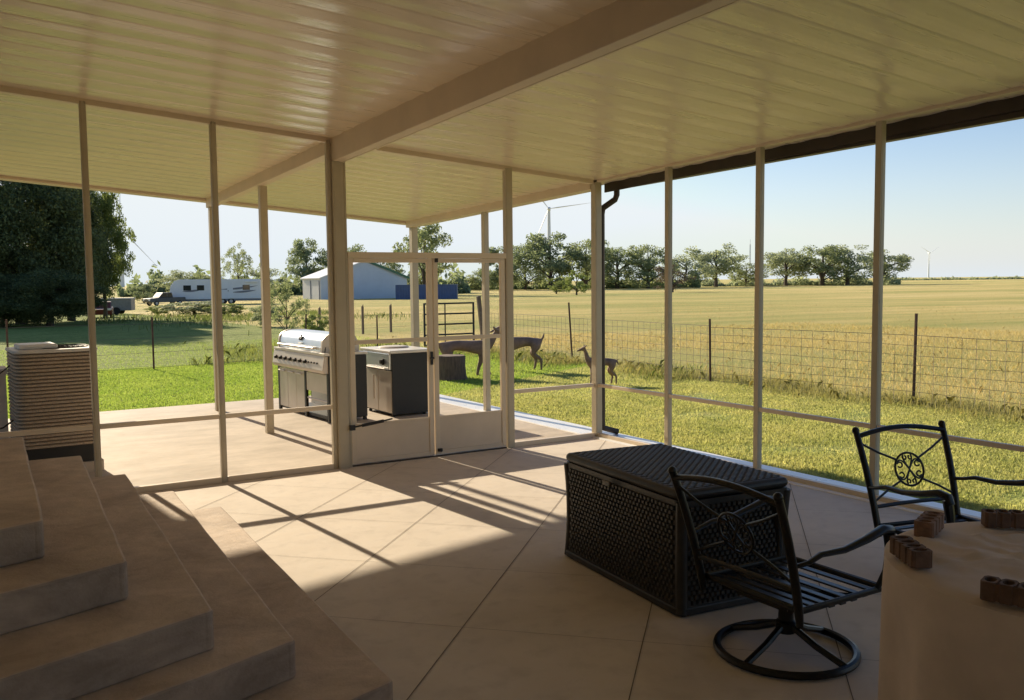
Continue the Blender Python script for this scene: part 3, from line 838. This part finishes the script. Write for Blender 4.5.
lawn = np.concatenate([clumpy(rnd_xy(260000, 6.46, 11.9, 2.5, 12), 2.2, -1.0), rnd_xy(110000, 6.46, 12, 11, 21.5),
                       rnd_xy(120000, 0.4, 6.5, 13.78, 21.5), rnd_xy(22000, .5, 12, 21, 30)])
back = lawn[lawn[:, 1] > 13.0 + .55*np.maximum(0, lawn[:, 0]-6.5)]
lawn = lawn[lawn[:, 1] <= 13.0 + .55*np.maximum(0, lawn[:, 0]-6.5)]
MT['grass_green'] = leaf_mat('back_lawn_blades', (.20, .36, .05), (.56, .66, .18), .58, ns=.8, nw=.6)
lb = blades('lawn_grass', back, .018, .055, .0036, 1.0, MT['grass_green']); tag(lb, 'fresh green lawn grass beyond the far edge of the patio', 'grass')
lg = blades('lawn_grass', lawn, .018, .055, .0032, 1.0, MT['grass']); tag(lg, 'short sunlit green lawn grass around the patio', 'grass')
# ragged weeds along both fences
fx = np.concatenate([np.stack([RNG.normal(11.75, .38, 34000), RNG.uniform(2, 21, 34000)], 1),
                     np.stack([RNG.uniform(6.5, 12.5, 7000), RNG.normal(21.5, .4, 7000)], 1)])
wd_ = blades('fence_weeds', clumpy(fx, 1.7, -.1), .04, .26, .0024, 1.0, MT['weed']); tag(wd_, 'ragged dry weeds growing along the wire fence', 'weeds')
gx = np.concatenate([np.stack([RNG.uniform(6.0, 11, 6000), RNG.normal(24.5, 1.4, 6000)], 1), np.stack([RNG.normal(11.6, .5, 5000), RNG.uniform(12.5, 22, 5000)], 1),
                     np.stack([RNG.uniform(4.6, 6.4, 700), RNG.normal(21.4, .2, 700)], 1)])
wg = blades('green_weeds', clumpy(gx, 1.1, .3), .08, .30, .006, .9, MT['weed_green']); tag(wg, 'tall green weeds behind the back fence', 'weeds')
sx_ = np.stack([RNG.uniform(6, 22, 9000), RNG.normal(52, 5, 9000)], 1)
sx_[:, 1] += (sx_[:, 0]-10)*.3
sw_ = blades('scrub_weeds', clumpy(sx_, .5, .2), .12, .42, .014, .8, MT['scrub']); tag(sw_, 'rough weedy scrub growing in front of the camper trailer', 'weeds')
fl = np.concatenate([rnd_xy(110000, 12, 30, 1, 26), rnd_xy(30000, 12, 60, 10, 70)])
hy = blades('field_grass', clumpy(fl, .35, -.9), .04, .15, .003, .9, MT['hay']); tag(hy, 'tall golden dry grass of the field beyond the fence', 'dry grass')

# ------------------------------------------------------------------ fences, gate
def wire_fence(name, label, pts, posts, h=1.0, step=.2, nw=8, vert=True):
    f = thing(name, label, 'fence')
    m = MB()
    for a, b in zip(pts[:-1], pts[1:]):
        A, B = Vector((*a, ground(*a))), Vector((*b, ground(*b))); L = (B-A).length
        ks = max(2, int(L/2))
        for k in range(nw):
            z = .05+(h-.05)*k/(nw-1)
            m.tube([A.lerp(B, i/ks)+Vector((0, 0, z + (.015*math.sin(i*2.1+k)))) for i in range(ks+1)], .0045 if k in (0, nw-1) else .0035, 3)
        if vert:
            for i in range(int(L/step)):
                p = A.lerp(B, (i+.5)/int(L/step))
                m.tube([p+Vector((0, 0, .03)), p+Vector((.01*math.sin(i*1.7), 0, h))], .0033, 3)
    m.build('wire_mesh', MT['wire'], f)
    for (x, y, hh, lean) in posts:
        z = ground(x, y); m = MB()
        T = Matrix.Translation((x, y, z)) @ Matrix.Rotation(lean, 4, 'Y')
        m.box(-.019, .019, -.004, .004, -.2, hh, T).box(-.004, .004, .004, .03, -.2, hh, T)
        for i in range(9): m.box(-.008, .008, -.012, -.004, .2+i*(hh-.3)/9, .225+i*(hh-.3)/9, T)
        m.build('post', MT['rust'], f)
    return f
wire_fence('wire_fence', 'square mesh wire fence on rusty posts between the lawn and the golden field',
           [(11.95, 1.0), (11.75, 8.1), (11.55, 12.0), (12.1, 17.2), (12.45, 21.9)],
           [(11.95, 4.2, 1.28, 0), (11.80, 8.12, 1.32, rad(1)), (11.50, 11.95, 1.14, rad(-1)), (12.08, 17.0, 1.35, rad(-4))])
wire_fence('wire_fence', 'thin wire fence on slim posts across the back of the lawn',
           [(-2.5, 21.2), (3.7, 20.9), (10.75, 22.0)],
           [(.98, 21.1, 1.18, 0), (3.73, 20.9, 1.15, 0), (7.3, 21.4, 1.1, rad(2)), (9.35, 21.8, 1.0, 0)], h=1.0, nw=4, vert=False)
gt = thing('farm_gate', 'dark tubular steel farm gate with five bars at the back of the lawn', 'gate', (10.8, 22.0, ground(10.8, 22)))
for xx in (0, 1.5): MB().tube([(xx, 0, .12), (xx, 0, 1.28)], .03, 8).build('gate_stile', MT['black'], gt, True)
for k in range(5): MB().tube([(0, 0, .14+.28*k), (1.5, 0, .14+.28*k)], .022, 8).build('bar', MT['black'], gt, True)
MB().tube([(.62, .0, .14), (.62, .0, 1.26)], .018, 6).build('upright', MT['black'], gt, True)
lp = thing('leaning_post', 'weathered wooden post leaning beside the steel farm gate', 'post', (12.62, 22.0, ground(12.62, 22)))
MB().prism([(-.05, -.05), (.05, -.05), (.05, .05), (-.05, .05)], -.1, 1.45, Matrix.Rotation(rad(-6), 4, 'Y')).build('post', MT['wood'], lp, bevel=.01)
for i, (u, d, h) in enumerate(((320, 33, .95), (363, 33, 1.0), (391, 34, 1.0), (414, 34, .8))):
    p = pos(u, d)
    o = MB().prism([(-.035, -.035), (.035, -.035), (.035, .035), (-.035, .035)], -.1, h).tube([(0, 0, h-.02), (.03, 0, h+.05)], .02, 6).build('field_post', MT['wood'], loc=tuple(p))
    tag(o, ('short wooden post in the weeds left of the door post', 'wooden field post seen in the left door leaf, leftmost of the pair', 'wooden field post seen in the left door leaf, rightmost of the pair', 'stubby wooden post close to the middle door stile')[i], 'post', 'wooden posts in the middle field')
# arched rod frame at the fence
ar = thing('rod_trellis', 'narrow arched metal rod frame standing at the wire fence', 'trellis', (11.72, 13.3, ground(11.7, 13.3)), rad(-30))
m = MB(); pts = [(-.055, 0, 0), (-.055, 0, .9)] + [(-.055*math.cos(PI*i/8), 0, .93+.055*math.sin(PI*i/8)) for i in range(9)] + [(.055, 0, .9), (.055, 0, 0)]
m.tube(pts, .009, 6); m.build('arch', MT['wire'], ar, True)
m = MB()
for k in range(3): m.tube([(-.055, 0, .2+.22*k), (.055, 0, .2+.22*k)], .006, 6)
m.build('rung', MT['wire'], ar)

# ------------------------------------------------------------------ deer figures
def skinned(name, chains, mat, parent):
    """chains: list of lists of (x,y,z,r); the first point of a chain may be an index into earlier points"""
    bm = bmesh.new(); sk = bm.verts.layers.skin.verify(); allv = []
    for ch in chains:
        prev = None
        for p in ch:
            if isinstance(p, int): prev = allv[p]; continue
            v = bm.verts.new(p[:3]); r = p[3]; v[sk].radius = (r, r if len(p) < 5 else p[4]); allv.append(v)
            if prev is not None: bm.edges.new((prev, v))
            prev = v
    allv[0][sk].use_root = True
    me = bpy.data.meshes.new(name); bm.to_mesh(me); bm.free(); me.materials.append(mat)
    o = bpy.data.objects.new(name, me); link(o, parent)
    o.modifiers.new('skin', 'SKIN').use_smooth_shade = True
    s = o.modifiers.new('sub', 'SUBSURF'); s.levels = 1; s.render_levels = 2
    return o
def deer(loc, heading, s, label, headup, tailup, stride):
    """deer facing local +X, shoulder height about .66*s"""
    d = thing('deer', label, 'deer', loc, heading, 'brown deer on the lawn')
    ch = [
        [(-.36, 0, .60, .095), (-.22, 0, .62, .115), (-.02, 0, .60, .115), (.16, 0, .60, .13), (.28, 0, .62, .12)],   # 0..4 trunk
        [4, (.345, 0, .73, .072)] + ([(.375, 0, headup-.09, .054), (.40, 0, headup, .047)] if headup else [(.50, 0, .80, .052), (.60, 0, .86, .045)]),  # neck 5,6,7
    ]
    hx, hz = (.40, headup) if headup else (.60, .86)
    ch.append([7, (hx+.045, 0, hz+.025, .050), (hx+.12, 0, hz-.002, .036), (hx+.19, 0, hz-.03, .022), (hx+.225, 0, hz-.042, .016)])  # 8..11
    ch.append([8, (hx+.01, .06, hz+.075, .018), (hx-.02, .11, hz+.11, .014), (hx-.03, .125, hz+.13, .005)])
    ch.append([8, (hx+.01, -.06, hz+.075, .018), (hx-.02, -.11, hz+.11, .014), (hx-.03, -.125, hz+.13, .005)])
    tz = .12 if tailup else -.10
    ch.append([0, (-.46, 0, .64, .028), (-.50, 0, .64+tz*.7, .022), (-.515, 0, .64+tz*1.2, .010)])
    for sy, st_ in ((.075, stride), (-.075, -stride)):
        ch.append([3, (.20, sy, .46, .062), (.215+st_*.3, sy, .33, .042), (.21+st_*.7, sy, .17, .028), (.215+st_, sy, .04, .023), (.235+st_, sy, .012, .025)])
        ch.append([0, (-.34, sy, .48, .085), (-.26-st_*.2, sy, .36, .054), (-.40-st_*.7, sy, .235, .032), (-.38-st_, sy, .04, .023), (-.36-st_, sy, .012, .025)])
    skinned('body', ch, MT['deer'], d)
    d.scale = (s, s, s); return d
hl = math.atan2(.52, -.85)          # heading that reads as facing left in the picture
def on_lawn(x, y): return (x, y, ground(x, y))
deer(on_lawn(9.97, 15.9), hl, .98, 'brown deer in the door opening facing left with its tail raised', .86, True, .07)
deer(on_lawn(8.62, 15.62), hl+PI, 1.1, 'brown deer behind the stump, reaching its nose to the deer facing it', .85, False, .09).scale = (1.3, 1.05, .98)
deer(on_lawn(9.74, 12.88), hl+.1, .66, 'small brown fawn standing by the corner post with its head up', .95, False, .05)
sp = on_lawn(8.02, 15.25)
stp = thing('tree_stump', 'dark squat tree stump on the lawn in front of the gate', 'stump', sp)
m = MB(); prof = [(.33, -.02), (.30, .08), (.28, .25), (.285, .44), (.27, .46)]; m.lathe(prof, 18)
m.v = [(x*(1+.10*math.sin(5*math.atan2(y, x))), y*(1+.10*math.sin(5*math.atan2(y, x)+1)), z) for x, y, z in m.v]
m.build('stump', MT['stump'], stp, True)

# ------------------------------------------------------------------ trees
def crown_mesh(name, seed, shape, nleaf, leaf, nclump, mat, crad):
    """unit tree crown, height 1, width about 1; leaf-sized quads gathered in clumps"""
    r = np.random.default_rng(seed); C = []
    while len(C) < nclump:
        u = r.uniform(-1, 1, 3)
        if np.dot(u, u) > 1: continue
        t = (u[2]+1)/2
        if shape == 'round': k = 1.0; z = .10+.82*t
        elif shape == 'pine': k = (1-t)*1.05+.10; z = .08+.88*t; 
        elif shape == 'tall': k = .75+.3*math.sin(t*PI); z = .15+.82*t
        elif shape == 'spread': k = .7+.5*t; z = .17+.70*t**.85
        else: k = 1.0; z = .04+.86*t
        rad_ = np.linalg.norm(u[:2])
        if shape != 'pine' and np.linalg.norm(u) < .45 and r.random() < .6: continue
        C.append((u[0]*.42*k, u[1]*.42*k, z, r.uniform(crad[0], crad[1])))
    C = np.array(C); n = nleaf
    wts = C[:, 3]**2; idx = r.choice(len(C), n, p=wts/wts.sum())
    off = r.normal(0, 1, (n, 3)); off /= np.linalg.norm(off, axis=1)[:, None]
    off *= (r.uniform(0, 1, n)**.45)[:, None]; off[:, 2] *= .75
    P = C[idx, :3]+off*C[idx, 3][:, None]
    a = r.normal(0, 1, (n, 3)); a /= np.linalg.norm(a, axis=1)[:, None]
    b = np.cross(a, r.normal(0, 1, (n, 3))); b /= np.linalg.norm(b, axis=1)[:, None]
    s = leaf*r.uniform(.6, 1.4, n)[:, None]
    V = np.stack([P-a*s, P+b*s*.55, P+a*s, P-b*s*.55], 1)
    return np_mesh('mesh_'+name, V.reshape(-1, 3), 4, mat), C
def trunk_mesh(name, C, seed, r0=.026, top=.78, nl=7):
    rn = random.Random(seed); m = MB()
    pts = [(0, 0, -.03), (.01, 0, .12), (-.008, .01, .30), (.012, -.008, .5), (0, 0, top)]
    m.tube(pts, [r0*1.4, r0, r0*.85, r0*.55, r0*.15], 8)
    order = list(range(len(C))); rn.shuffle(order)
    for i in order[:nl]:
        c = C[i]; z0 = max(.10, min(.6, c[2]-.22))
        m.tube([(0, 0, z0), (c[0]*.45, c[1]*.45, z0+(c[2]-z0)*.6), (c[0], c[1], c[2])], [r0*.55, r0*.36, r0*.10], 6)
    o = m.build(name, MT['bark'], None, True); me = o.data
    bpy.data.objects.remove(o); return me
VAR = {}
def variant(key, seed, shape, nleaf, leaf, ncl, mat, crad=(.06, .13), **kw):
    cmesh, C = crown_mesh(key, seed, shape, nleaf, leaf, ncl, MT[mat], crad); VAR[key] = (cmesh, trunk_mesh('mesh_trunk_'+key, C, seed, **kw))
variant('near_evergreen', 1, 'pine', 80000, .0085, 230, 'leaf_dark', (.06, .11))
variant('near_leafy', 2, 'tall', 34000, .0105, 170, 'leaf_near', (.05, .10), nl=12)
variant('near_dark', 3, 'bush', 80000, .0085, 200, 'leaf_dark', (.07, .12))
for i in range(3): variant('full%d' % i, 60+i, 'bush', 6200, .0165, 80, ('leaf_mid', 'leaf_far', 'leaf_blue')[i], (.06, .12), nl=12)
for i in range(3):
    variant('round%d' % i, 10+i, 'round', 6000, .018, 60, 'leaf_mid')
    variant('blue%d' % i, 20+i, 'round', 7000, .018, 62, 'leaf_blue')
    variant('far%d' % i, 30+i, 'spread', 5500, .018, 56, 'leaf_far', (.07, .14), nl=10)
variant('tall0', 40, 'tall', 6000, .018, 46, 'leaf_mid', (.07, .14), nl=10); variant('tall1', 41, 'tall', 5500, .019, 40, 'leaf_far', (.07, .14), nl=10)
variant('airy0', 43, 'tall', 4200, .014, 50, 'leaf_mid', (.05, .10), nl=14, r0=.014)
variant('pale0', 44, 'bush', 2600, .024, 26, 'leaf_pale'); variant('brown0', 45, 'bush', 1500, .022, 30, 'leaf_brown', nl=18, r0=.016)
variant('bush0', 46, 'bush', 6500, .020, 46, 'leaf_pale'); variant('bush1', 47, 'bush', 6500, .021, 46, 'leaf_far')
trn = random.Random(12)
def tree(u, d, base, top, width, var, label, name='tree', cat='tree', group=None, zadd=0):
    p = pos(u, d); h = (base-top)/FPX*d; wd = width/FPX*d
    t = thing(name, label, cat, (p.x, p.y, p.z), trn.uniform(0, 6.28), group)
    t.scale = (wd*1.15, wd*1.15, h)
    for nm, me in (('crown', VAR[var][0]), ('trunk', VAR[var][1])):
        o = bpy.data.objects.new(nm, me); link(o, t)
    return t
# near trees at the left edge
tree(-45, 50, 323, 140, 150, 'near_evergreen', 'dense dark evergreen tree at the left edge, mostly cut by the frame')
tree(22, 47, 324, 138, 150, 'near_dark', 'dense dark tree filling the far left of the view behind the air conditioner')
tree(72, 52, 320, 150, 110, 'near_evergreen', 'dark evergreen tree left of the sunlit leafy tree')
tree(106, 55, 318, 182, 58, 'near_leafy', 'leafy tree with sunlit right edge next to the dark evergreens')
tree(50, 44, 324, 262, 100, 'near_dark', 'low dark bush under the evergreen trees', 'bush', 'bush')
tree(5, 43, 326, 268, 110, 'near_dark', 'low dark bush under the leftmost trees', 'bush', 'bush')
G = 'hedgerow trees behind the fields'
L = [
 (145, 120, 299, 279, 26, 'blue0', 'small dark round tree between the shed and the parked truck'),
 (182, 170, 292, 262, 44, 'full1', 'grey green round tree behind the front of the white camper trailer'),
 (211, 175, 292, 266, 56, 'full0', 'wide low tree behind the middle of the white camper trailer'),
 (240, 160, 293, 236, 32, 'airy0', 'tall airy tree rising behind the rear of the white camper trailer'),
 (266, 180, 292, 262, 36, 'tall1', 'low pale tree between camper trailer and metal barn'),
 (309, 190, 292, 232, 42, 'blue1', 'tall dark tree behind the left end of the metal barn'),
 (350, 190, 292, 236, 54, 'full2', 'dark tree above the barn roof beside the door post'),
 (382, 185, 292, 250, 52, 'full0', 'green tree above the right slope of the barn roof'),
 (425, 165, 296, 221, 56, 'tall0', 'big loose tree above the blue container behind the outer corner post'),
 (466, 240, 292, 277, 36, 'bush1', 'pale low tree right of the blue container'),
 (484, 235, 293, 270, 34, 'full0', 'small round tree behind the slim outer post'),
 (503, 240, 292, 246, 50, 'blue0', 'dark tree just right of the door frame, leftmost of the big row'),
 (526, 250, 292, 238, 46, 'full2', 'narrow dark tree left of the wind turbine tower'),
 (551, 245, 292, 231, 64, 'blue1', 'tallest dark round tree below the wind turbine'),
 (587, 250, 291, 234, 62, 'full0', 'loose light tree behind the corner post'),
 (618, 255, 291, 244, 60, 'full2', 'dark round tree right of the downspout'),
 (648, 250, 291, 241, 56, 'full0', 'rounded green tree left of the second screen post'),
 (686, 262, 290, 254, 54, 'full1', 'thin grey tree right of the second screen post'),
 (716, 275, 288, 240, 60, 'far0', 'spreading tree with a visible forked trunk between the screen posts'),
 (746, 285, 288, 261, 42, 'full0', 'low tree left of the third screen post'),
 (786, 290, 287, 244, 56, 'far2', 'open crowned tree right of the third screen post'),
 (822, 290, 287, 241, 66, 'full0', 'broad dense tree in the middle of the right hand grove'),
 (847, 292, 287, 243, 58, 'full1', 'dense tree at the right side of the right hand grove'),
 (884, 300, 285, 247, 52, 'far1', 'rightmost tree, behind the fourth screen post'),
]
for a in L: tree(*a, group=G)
tree(577, 150, 297, 268, 26, 'pale0', 'pale green young tree at the edge of the golden field', 'shrub', 'shrub')
tree(557, 165, 297, 279, 26, 'pale0', 'low pale green shrub left of the young tree in the field', 'shrub', 'shrub')
tree(673, 170, 292, 262, 46, 'brown0', 'bare brown twiggy shrub by the second screen post', 'shrub', 'shrub')
tree(287, 27, 336, 258, 44, 'airy0', 'slender young tree with pale leaves behind the gas grill', 'young_tree', 'tree')
tree(318, 30, 335, 306, 30, 'bush0', 'green weedy bush right of the slender young tree', 'bush', 'bush')
tree(225, 58, 312, 298, 40, 'bush0', 'rounded green scrub bush in front of the rear of the camper trailer', 'bush', 'bush')
tree(268, 40, 325, 300, 36, 'bush1', 'grey green scrub beside the slender young tree', 'bush', 'bush')
tree(195, 60, 309, 292, 70, 'bush1', 'low scrub growing in front of the camper trailer', 'bush', 'bush')
tree(158, 62, 309, 298, 24, 'bush0', 'round weedy bush in front of the parked truck', 'bush', 'bush')
# far hedge line: reads as one mass
def hedge(name, label, u0, u1, d, top, mat, n=2600, leaf=.5):
    V = []; r = np.random.default_rng(int(u0))
    for i in range(n):
        u = r.uniform(u0, u1); p = pos(u, d+r.uniform(-6, 6))
        hh = top*(.55+.45*math.sin(u*.21)*math.sin(u*.083+1))
        c = np.array((p.x, p.y, p.z+abs(r.normal(0, .5))*hh))
        a = r.normal(0, 1, 3); a /= np.linalg.norm(a); b = np.cross(a, r.normal(0, 1, 3)); b /= np.linalg.norm(b)
        s = leaf*r.uniform(.6, 1.4); V += [c-a*s, c+b*s*.6, c+a*s, c-b*s*.6]
    o = np_mesh(name, np.array(V), 4, MT[mat]); o['kind'] = 'stuff'; return tag(o, label, 'hedge')
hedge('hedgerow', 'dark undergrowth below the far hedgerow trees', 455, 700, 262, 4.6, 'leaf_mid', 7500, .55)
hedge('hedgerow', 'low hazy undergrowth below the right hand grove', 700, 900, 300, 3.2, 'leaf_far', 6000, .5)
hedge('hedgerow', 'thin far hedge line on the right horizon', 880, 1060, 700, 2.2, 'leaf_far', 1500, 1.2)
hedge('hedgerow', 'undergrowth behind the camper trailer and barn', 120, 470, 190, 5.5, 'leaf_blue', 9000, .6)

# ------------------------------------------------------------------ barn, container, trailer, vehicles
pb = pos(366, 135)
bn = thing('metal_barn', 'white metal barn, walls coloured blue grey for shade, with a white gabled roof at the back of the field', 'barn', tuple(pb), rad(0))
# local: gable wall on -Y side spanning X, length along +Y
W, LB, EH, RH = 6.8, 7.8, 3.05, 5.5
def pz(m, x0, x1): pass
for yy in (0, LB): MB().add([(-W, yy, -.3), (W, yy, -.3), (W, yy, EH), (.0, yy, RH), (-W, yy, EH)], [(0, 1, 2, 3, 4)]).build('gable_wall', MT['barn'], bn)
for sx in (-W, W): MB().add([(sx, 0, -.3), (sx, LB, -.3), (sx, LB, EH), (sx, 0, EH)], [(0, 1, 2, 3)]).build('side_wall', MT['barn_side'], bn)
for sx in (-1, 1):
    m = MB(); t = .12
    m.add([(0, -.3, RH+.04), (sx*(W+.3), -.3, EH-.06), (sx*(W+.3), LB+.3, EH-.06), (0, LB+.3, RH+.04),
           (0, -.3, RH+.04+t), (sx*(W+.3), -.3, EH-.06+t), (sx*(W+.3), LB+.3, EH-.06+t), (0, LB+.3, RH+.04+t)],
          [(0, 1, 2, 3), (4, 5, 6, 7), (0, 1, 5, 4), (1, 2, 6, 5), (2, 3, 7, 6), (3, 0, 4, 7)])
    rf = m.build('roof', MT['barn_roof'], bn)
m = MB()
for k in range(1): m.add([(W*.12, -.36, RH-.28), (W+.3, -.36, EH-.25), (W+.3, -.36, EH+.10), (W*.12, -.36, RH+.06)], [(0, 1, 2, 3)])
m.build('gable_trim', MT['green_trim'], bn)
for yy in (.5, 4.2):
    d = MB().box(-W-.06, -W-.01, yy, yy+3.0, -.2, 2.7).build('sliding_door', MT['barn_side'], bn, bevel=.02)
    MB().box(-W-.09, -W-.062, yy-.06, yy+.06, -.2, 2.75).build('door_edge', MT['blue_box'], d)
p = pos(428, 128)
ct = thing('blue_container', 'dark blue shipping container right of the barn', 'container', tuple(p), rad(-33))
m = MB(); poly = []
nx = 44
for i in range(nx+1): poly.append((-4.2+8.4*i/nx, -1.2+(.05 if i % 2 else 0)))
poly += [(4.2, 1.2), (-4.2, 1.2)]
m.prism(poly, -.1, 1.9); m.build('shell', MT['blue_box'], ct)
MB().box(-4.25, 4.25, -1.24, 1.24, 1.9, 2.0).build('roof', MT['blue_box'], ct)
for sx in (-4.2, 4.2): MB().box(sx-.06, sx+.06, -1.25, -1.13, -.1, 1.9).build('corner_post', MT['blue_box'], ct)

p = pos(219, 108)
rv = thing('camper_trailer', 'long white camper trailer with dark windows and grey swoosh graphics', 'trailer', tuple(p), rad(-18))
SW = Matrix(((1, 0, 0, 0), (0, 0, 1, 0), (0, 1, 0, 0), (0, 0, 0, 1)))
prof = [(-5.0, .62), (-5.25, 1.3), (-5.1, 2.2), (-4.7, 2.75), (-4.2, 2.92), (4.7, 2.92), (4.95, 2.8), (5.05, 2.4), (5.05, .62)]
MB().prism(prof, -1.2, 1.2, SW).build('body', MT['rv'], rv, bevel=.06)
MB().box(-4.8, 4.95, -1.15, 1.15, .38, .615).build('skirt', MT['rv_grey'], rv)
for x0, x1 in ((-3.7, -2.85), (-2.2, -1.4), (-.2, .5), (2.9, 3.7)):
    w_ = MB().box(x0, x1, -1.235, -1.203, 1.65, 2.25).build('window', MT['glass_dark'], rv, bevel=.02)
dd = MB().box(1.15, 1.8, -1.23, -1.203, .70, 2.55).build('door', MT['rv'], rv, bevel=.02)
MB().box(1.22, 1.30, -1.26, -1.232, 1.5, 1.62).build('handle', MT['black'], dd)
m = MB()
for z0, x0, x1, am in ((1.25, -3.8, -1.6, .22), (1.45, .4, 4.6, .40), (1.10, 1.6, 4.4, .22)):
    n = 14; top = []; bot = []
    for i in range(n+1):
        t = i/n; x = x0+(x1-x0)*t; z = z0+am*t*t
        th_ = .10*math.sin(PI*t)+.012
        top.append((x, -1.225, z+th_)); bot.append((x, -1.225, z-th_))
    vs = [(x, y, z+.3) for x, y, z in top+bot]; m.add(vs, [(i, i+1, n+2+i, n+1+i) for i in range(n)])
m.build('swoosh_graphic', MT['rv_grey'], rv)
for xx in (.6, 1.55):
    for s in (-1, 1):
        wh = MB().lathe([(.36, -.11), (.38, -.06), (.38, .06), (.36, .11)], 18, (xx, s*1.05, .37), 'Y').build('wheel', MT['tyre'], rv)
        MB().lathe([(.19, -.115), (.19, .115)], 14, (xx, s*1.05, .37), 'Y').build('rim', MT['steel'], wh)
MB().box(-.4, .5, -.4, .4, 2.921, 3.22).build('roof_air_unit', MT['white'], rv, bevel=.08)
MB().tube([(-4.9, -.7, .5), (-6.3, 0, .5)], .06, 6).tube([(-4.9, .7, .5), (-6.3, 0, .5)], .06, 6).build('hitch', MT['black'], rv)
MB().box(3.2, 4.6, -1.45, -1.24, 2.55, 2.68).build('awning_roll', MT['white'], rv, bevel=.03)

def car(name, label, cat, p, rz, paint, prof, cab, glass, hw, wx, sc_=1):
    c = thing(name, label, cat, tuple(p), rz); c.scale = (sc_,)*3
    MB().prism(prof, -hw, hw, SW).build('body', MT[paint], c, bevel=.05)
    MB().prism(cab, -hw*.86, hw*.86, SW).build('cabin', MT[paint], c, bevel=.05)
    for s in (-1, 1):
        for gpoly in glass:
            m = MB(); m.add([(x, s*(hw*.86+.012), z) for x, z in gpoly], [tuple(range(len(gpoly)))]); m.build('window', MT['glass_dark'], c)
        MB().box(prof[0][0]-.03 if False else min(x for x, z in prof)-.02, min(x for x, z in prof)+.03, s*hw*.72-.16, s*hw*.72+.16, .68, .84).build('headlight', MT['white'], c)
        for x in wx:
            wh = MB().lathe([(.32, -.11), (.34, -.06), (.34, .06), (.32, .11)], 18, (x, s*(hw-.08), .34), 'Y').build('wheel', MT['tyre'], c)
            MB().lathe([(.19, -.115), (.19, .115)], 14, (x, s*(hw-.08), .34), 'Y').build('rim', MT['steel'], wh)
    return c
truck_p = [(-2.6, .45), (-2.65, .95), (-1.4, 1.08), (2.5, 1.08), (2.55, .45)]
car('pickup_truck', 'grey pickup truck parked in front of the camper trailer', 'truck', pos(166, 104), rad(20), 'car_grey', truck_p,
    [(-1.35, 1.08), (-.75, 1.72), (.55, 1.74), (.75, 1.08)], [[(-1.1, 1.14), (-.7, 1.62), (-.2, 1.64), (-.2, 1.14)], [(-.1, 1.14), (-.1, 1.64), (.5, 1.64), (.62, 1.14)]], .95, (-1.75, 1.6), .85)
car('parked_car', 'dark red car parked at the edge of the evergreen trees', 'car', pos(103, 58), rad(80), 'car_red',
    [(-2.1, .3), (-2.15, .75), (-1.2, .88), (1.7, .9), (2.05, .8), (2.1, .3)], [(-1.0, .88), (-.4, 1.38), (.8, 1.4), (1.5, .9)],
    [[(-.85, .93), (-.4, 1.30), (.15, 1.32), (.15, .93)], [(.22, .93), (.22, 1.32), (.75, 1.32), (1.25, .93)]], .85, (-1.35, 1.35), .72)
p = pos(118, 66)
sh = thing('utility_trailer', 'grey boxy cargo trailer beside the dark trees', 'trailer', tuple(p), rad(-20))
MB().box(-1.1, 1.1, -.7, .7, .3, 1.15).build('box', simple('shed_grey', (.26, .25, .235), .6), sh, bevel=.03)
MB().box(-1.15, 1.15, -.74, .74, 1.151, 1.2).build('roof', MT['barn_side'], sh)
for s in (-1, 1): MB().lathe([(.26, -.08), (.28, 0), (.26, .08)], 16, (.1, s*.78, .28), 'Y').build('wheel', MT['tyre'], sh)
MB().tube([(-1.1, 0, .34), (-1.9, 0, .34)], .04, 6).build('hitch', MT['black'], sh)

# ------------------------------------------------------------------ wind turbines and mast
def turbine(u, d, hub_v, hor_v, blade, angles, label, yaw):
    p = pos(u, d); hh = (hor_v-hub_v)/FPX*d + CAMH - p.z
    t = thing('wind_turbine', label, 'wind turbine', tuple(p), yaw, 'distant wind turbines')
    MB().lathe([(2.6, -1), (2.2, hh*.4), (1.5, hh-1.5)], 16).build('tower', MT['turbine'], t, True)
    na = MB(); na.prism([(-1.7, -1.5), (1.7, -1.5), (1.7, 1.9), (-1.7, 1.9)], -5, 3.2, Matrix.Translation((0, 0, hh)) @ Matrix.Rotation(PI/2, 4, 'X')).build('nacelle', MT['turbine'], t, bevel=.4)
    hb = MB().ball((0, -5, hh), 1.7).build('hub', MT['turbine'], t, True)
    for a in angles:
        m = MB(); q = rad(a); pr = [(0, .9), (.08, 1.0), (.2, 1.7), (.5, 1.1), (1, .25)]
        m.tube([(math.sin(q)*blade*s, -5, hh+math.cos(q)*blade*s) for s, _ in pr], [r for _, r in pr], 8, flat=.35).build('blade', MT['turbine'], hb, True)
    return t
turbine(550, 1000, 211, 282, 47, (-37, 83, 203), 'white wind turbine rising above the trees near the corner post', rad(-36))
turbine(124, 1000, 229, 286, 56, (3, 139, 235), 'pale wind turbine at the right edge of the leafy tree', rad(-12))
tf = turbine(928, 2900, 255, 279, 40, (-60, 60, 180), 'tiny hazy wind turbine on the right horizon', rad(-20))
MT['hazy'] = simple('hazy_white', (.80, .86, .93), .6, 0, .02, .1)  # haze painted into the colour of the farthest turbine
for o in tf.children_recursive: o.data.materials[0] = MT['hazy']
p = pos(750, 900)
ms = thing('radio_mast', 'thin hazy radio mast above the trees left of the third screen post', 'mast', tuple(p))
m = MB()
for k in range(3): m.tube([(1.0*math.cos(2.1*k), 1.0*math.sin(2.1*k), -1), (.35*math.cos(2.1*k), .35*math.sin(2.1*k), 36)], .22, 5)
for k in range(12): m.tube([(.9-.05*k, 0, 3*k), (-.45+.02*k, .7-.03*k, 3*k+2.5)], .12, 4)
m.build('lattice', MT['turbine'], ms)
MB().tube([(0, 0, 35.5), (0, 0, 41)], .15, 5).build('antenna', MT['turbine'], ms)
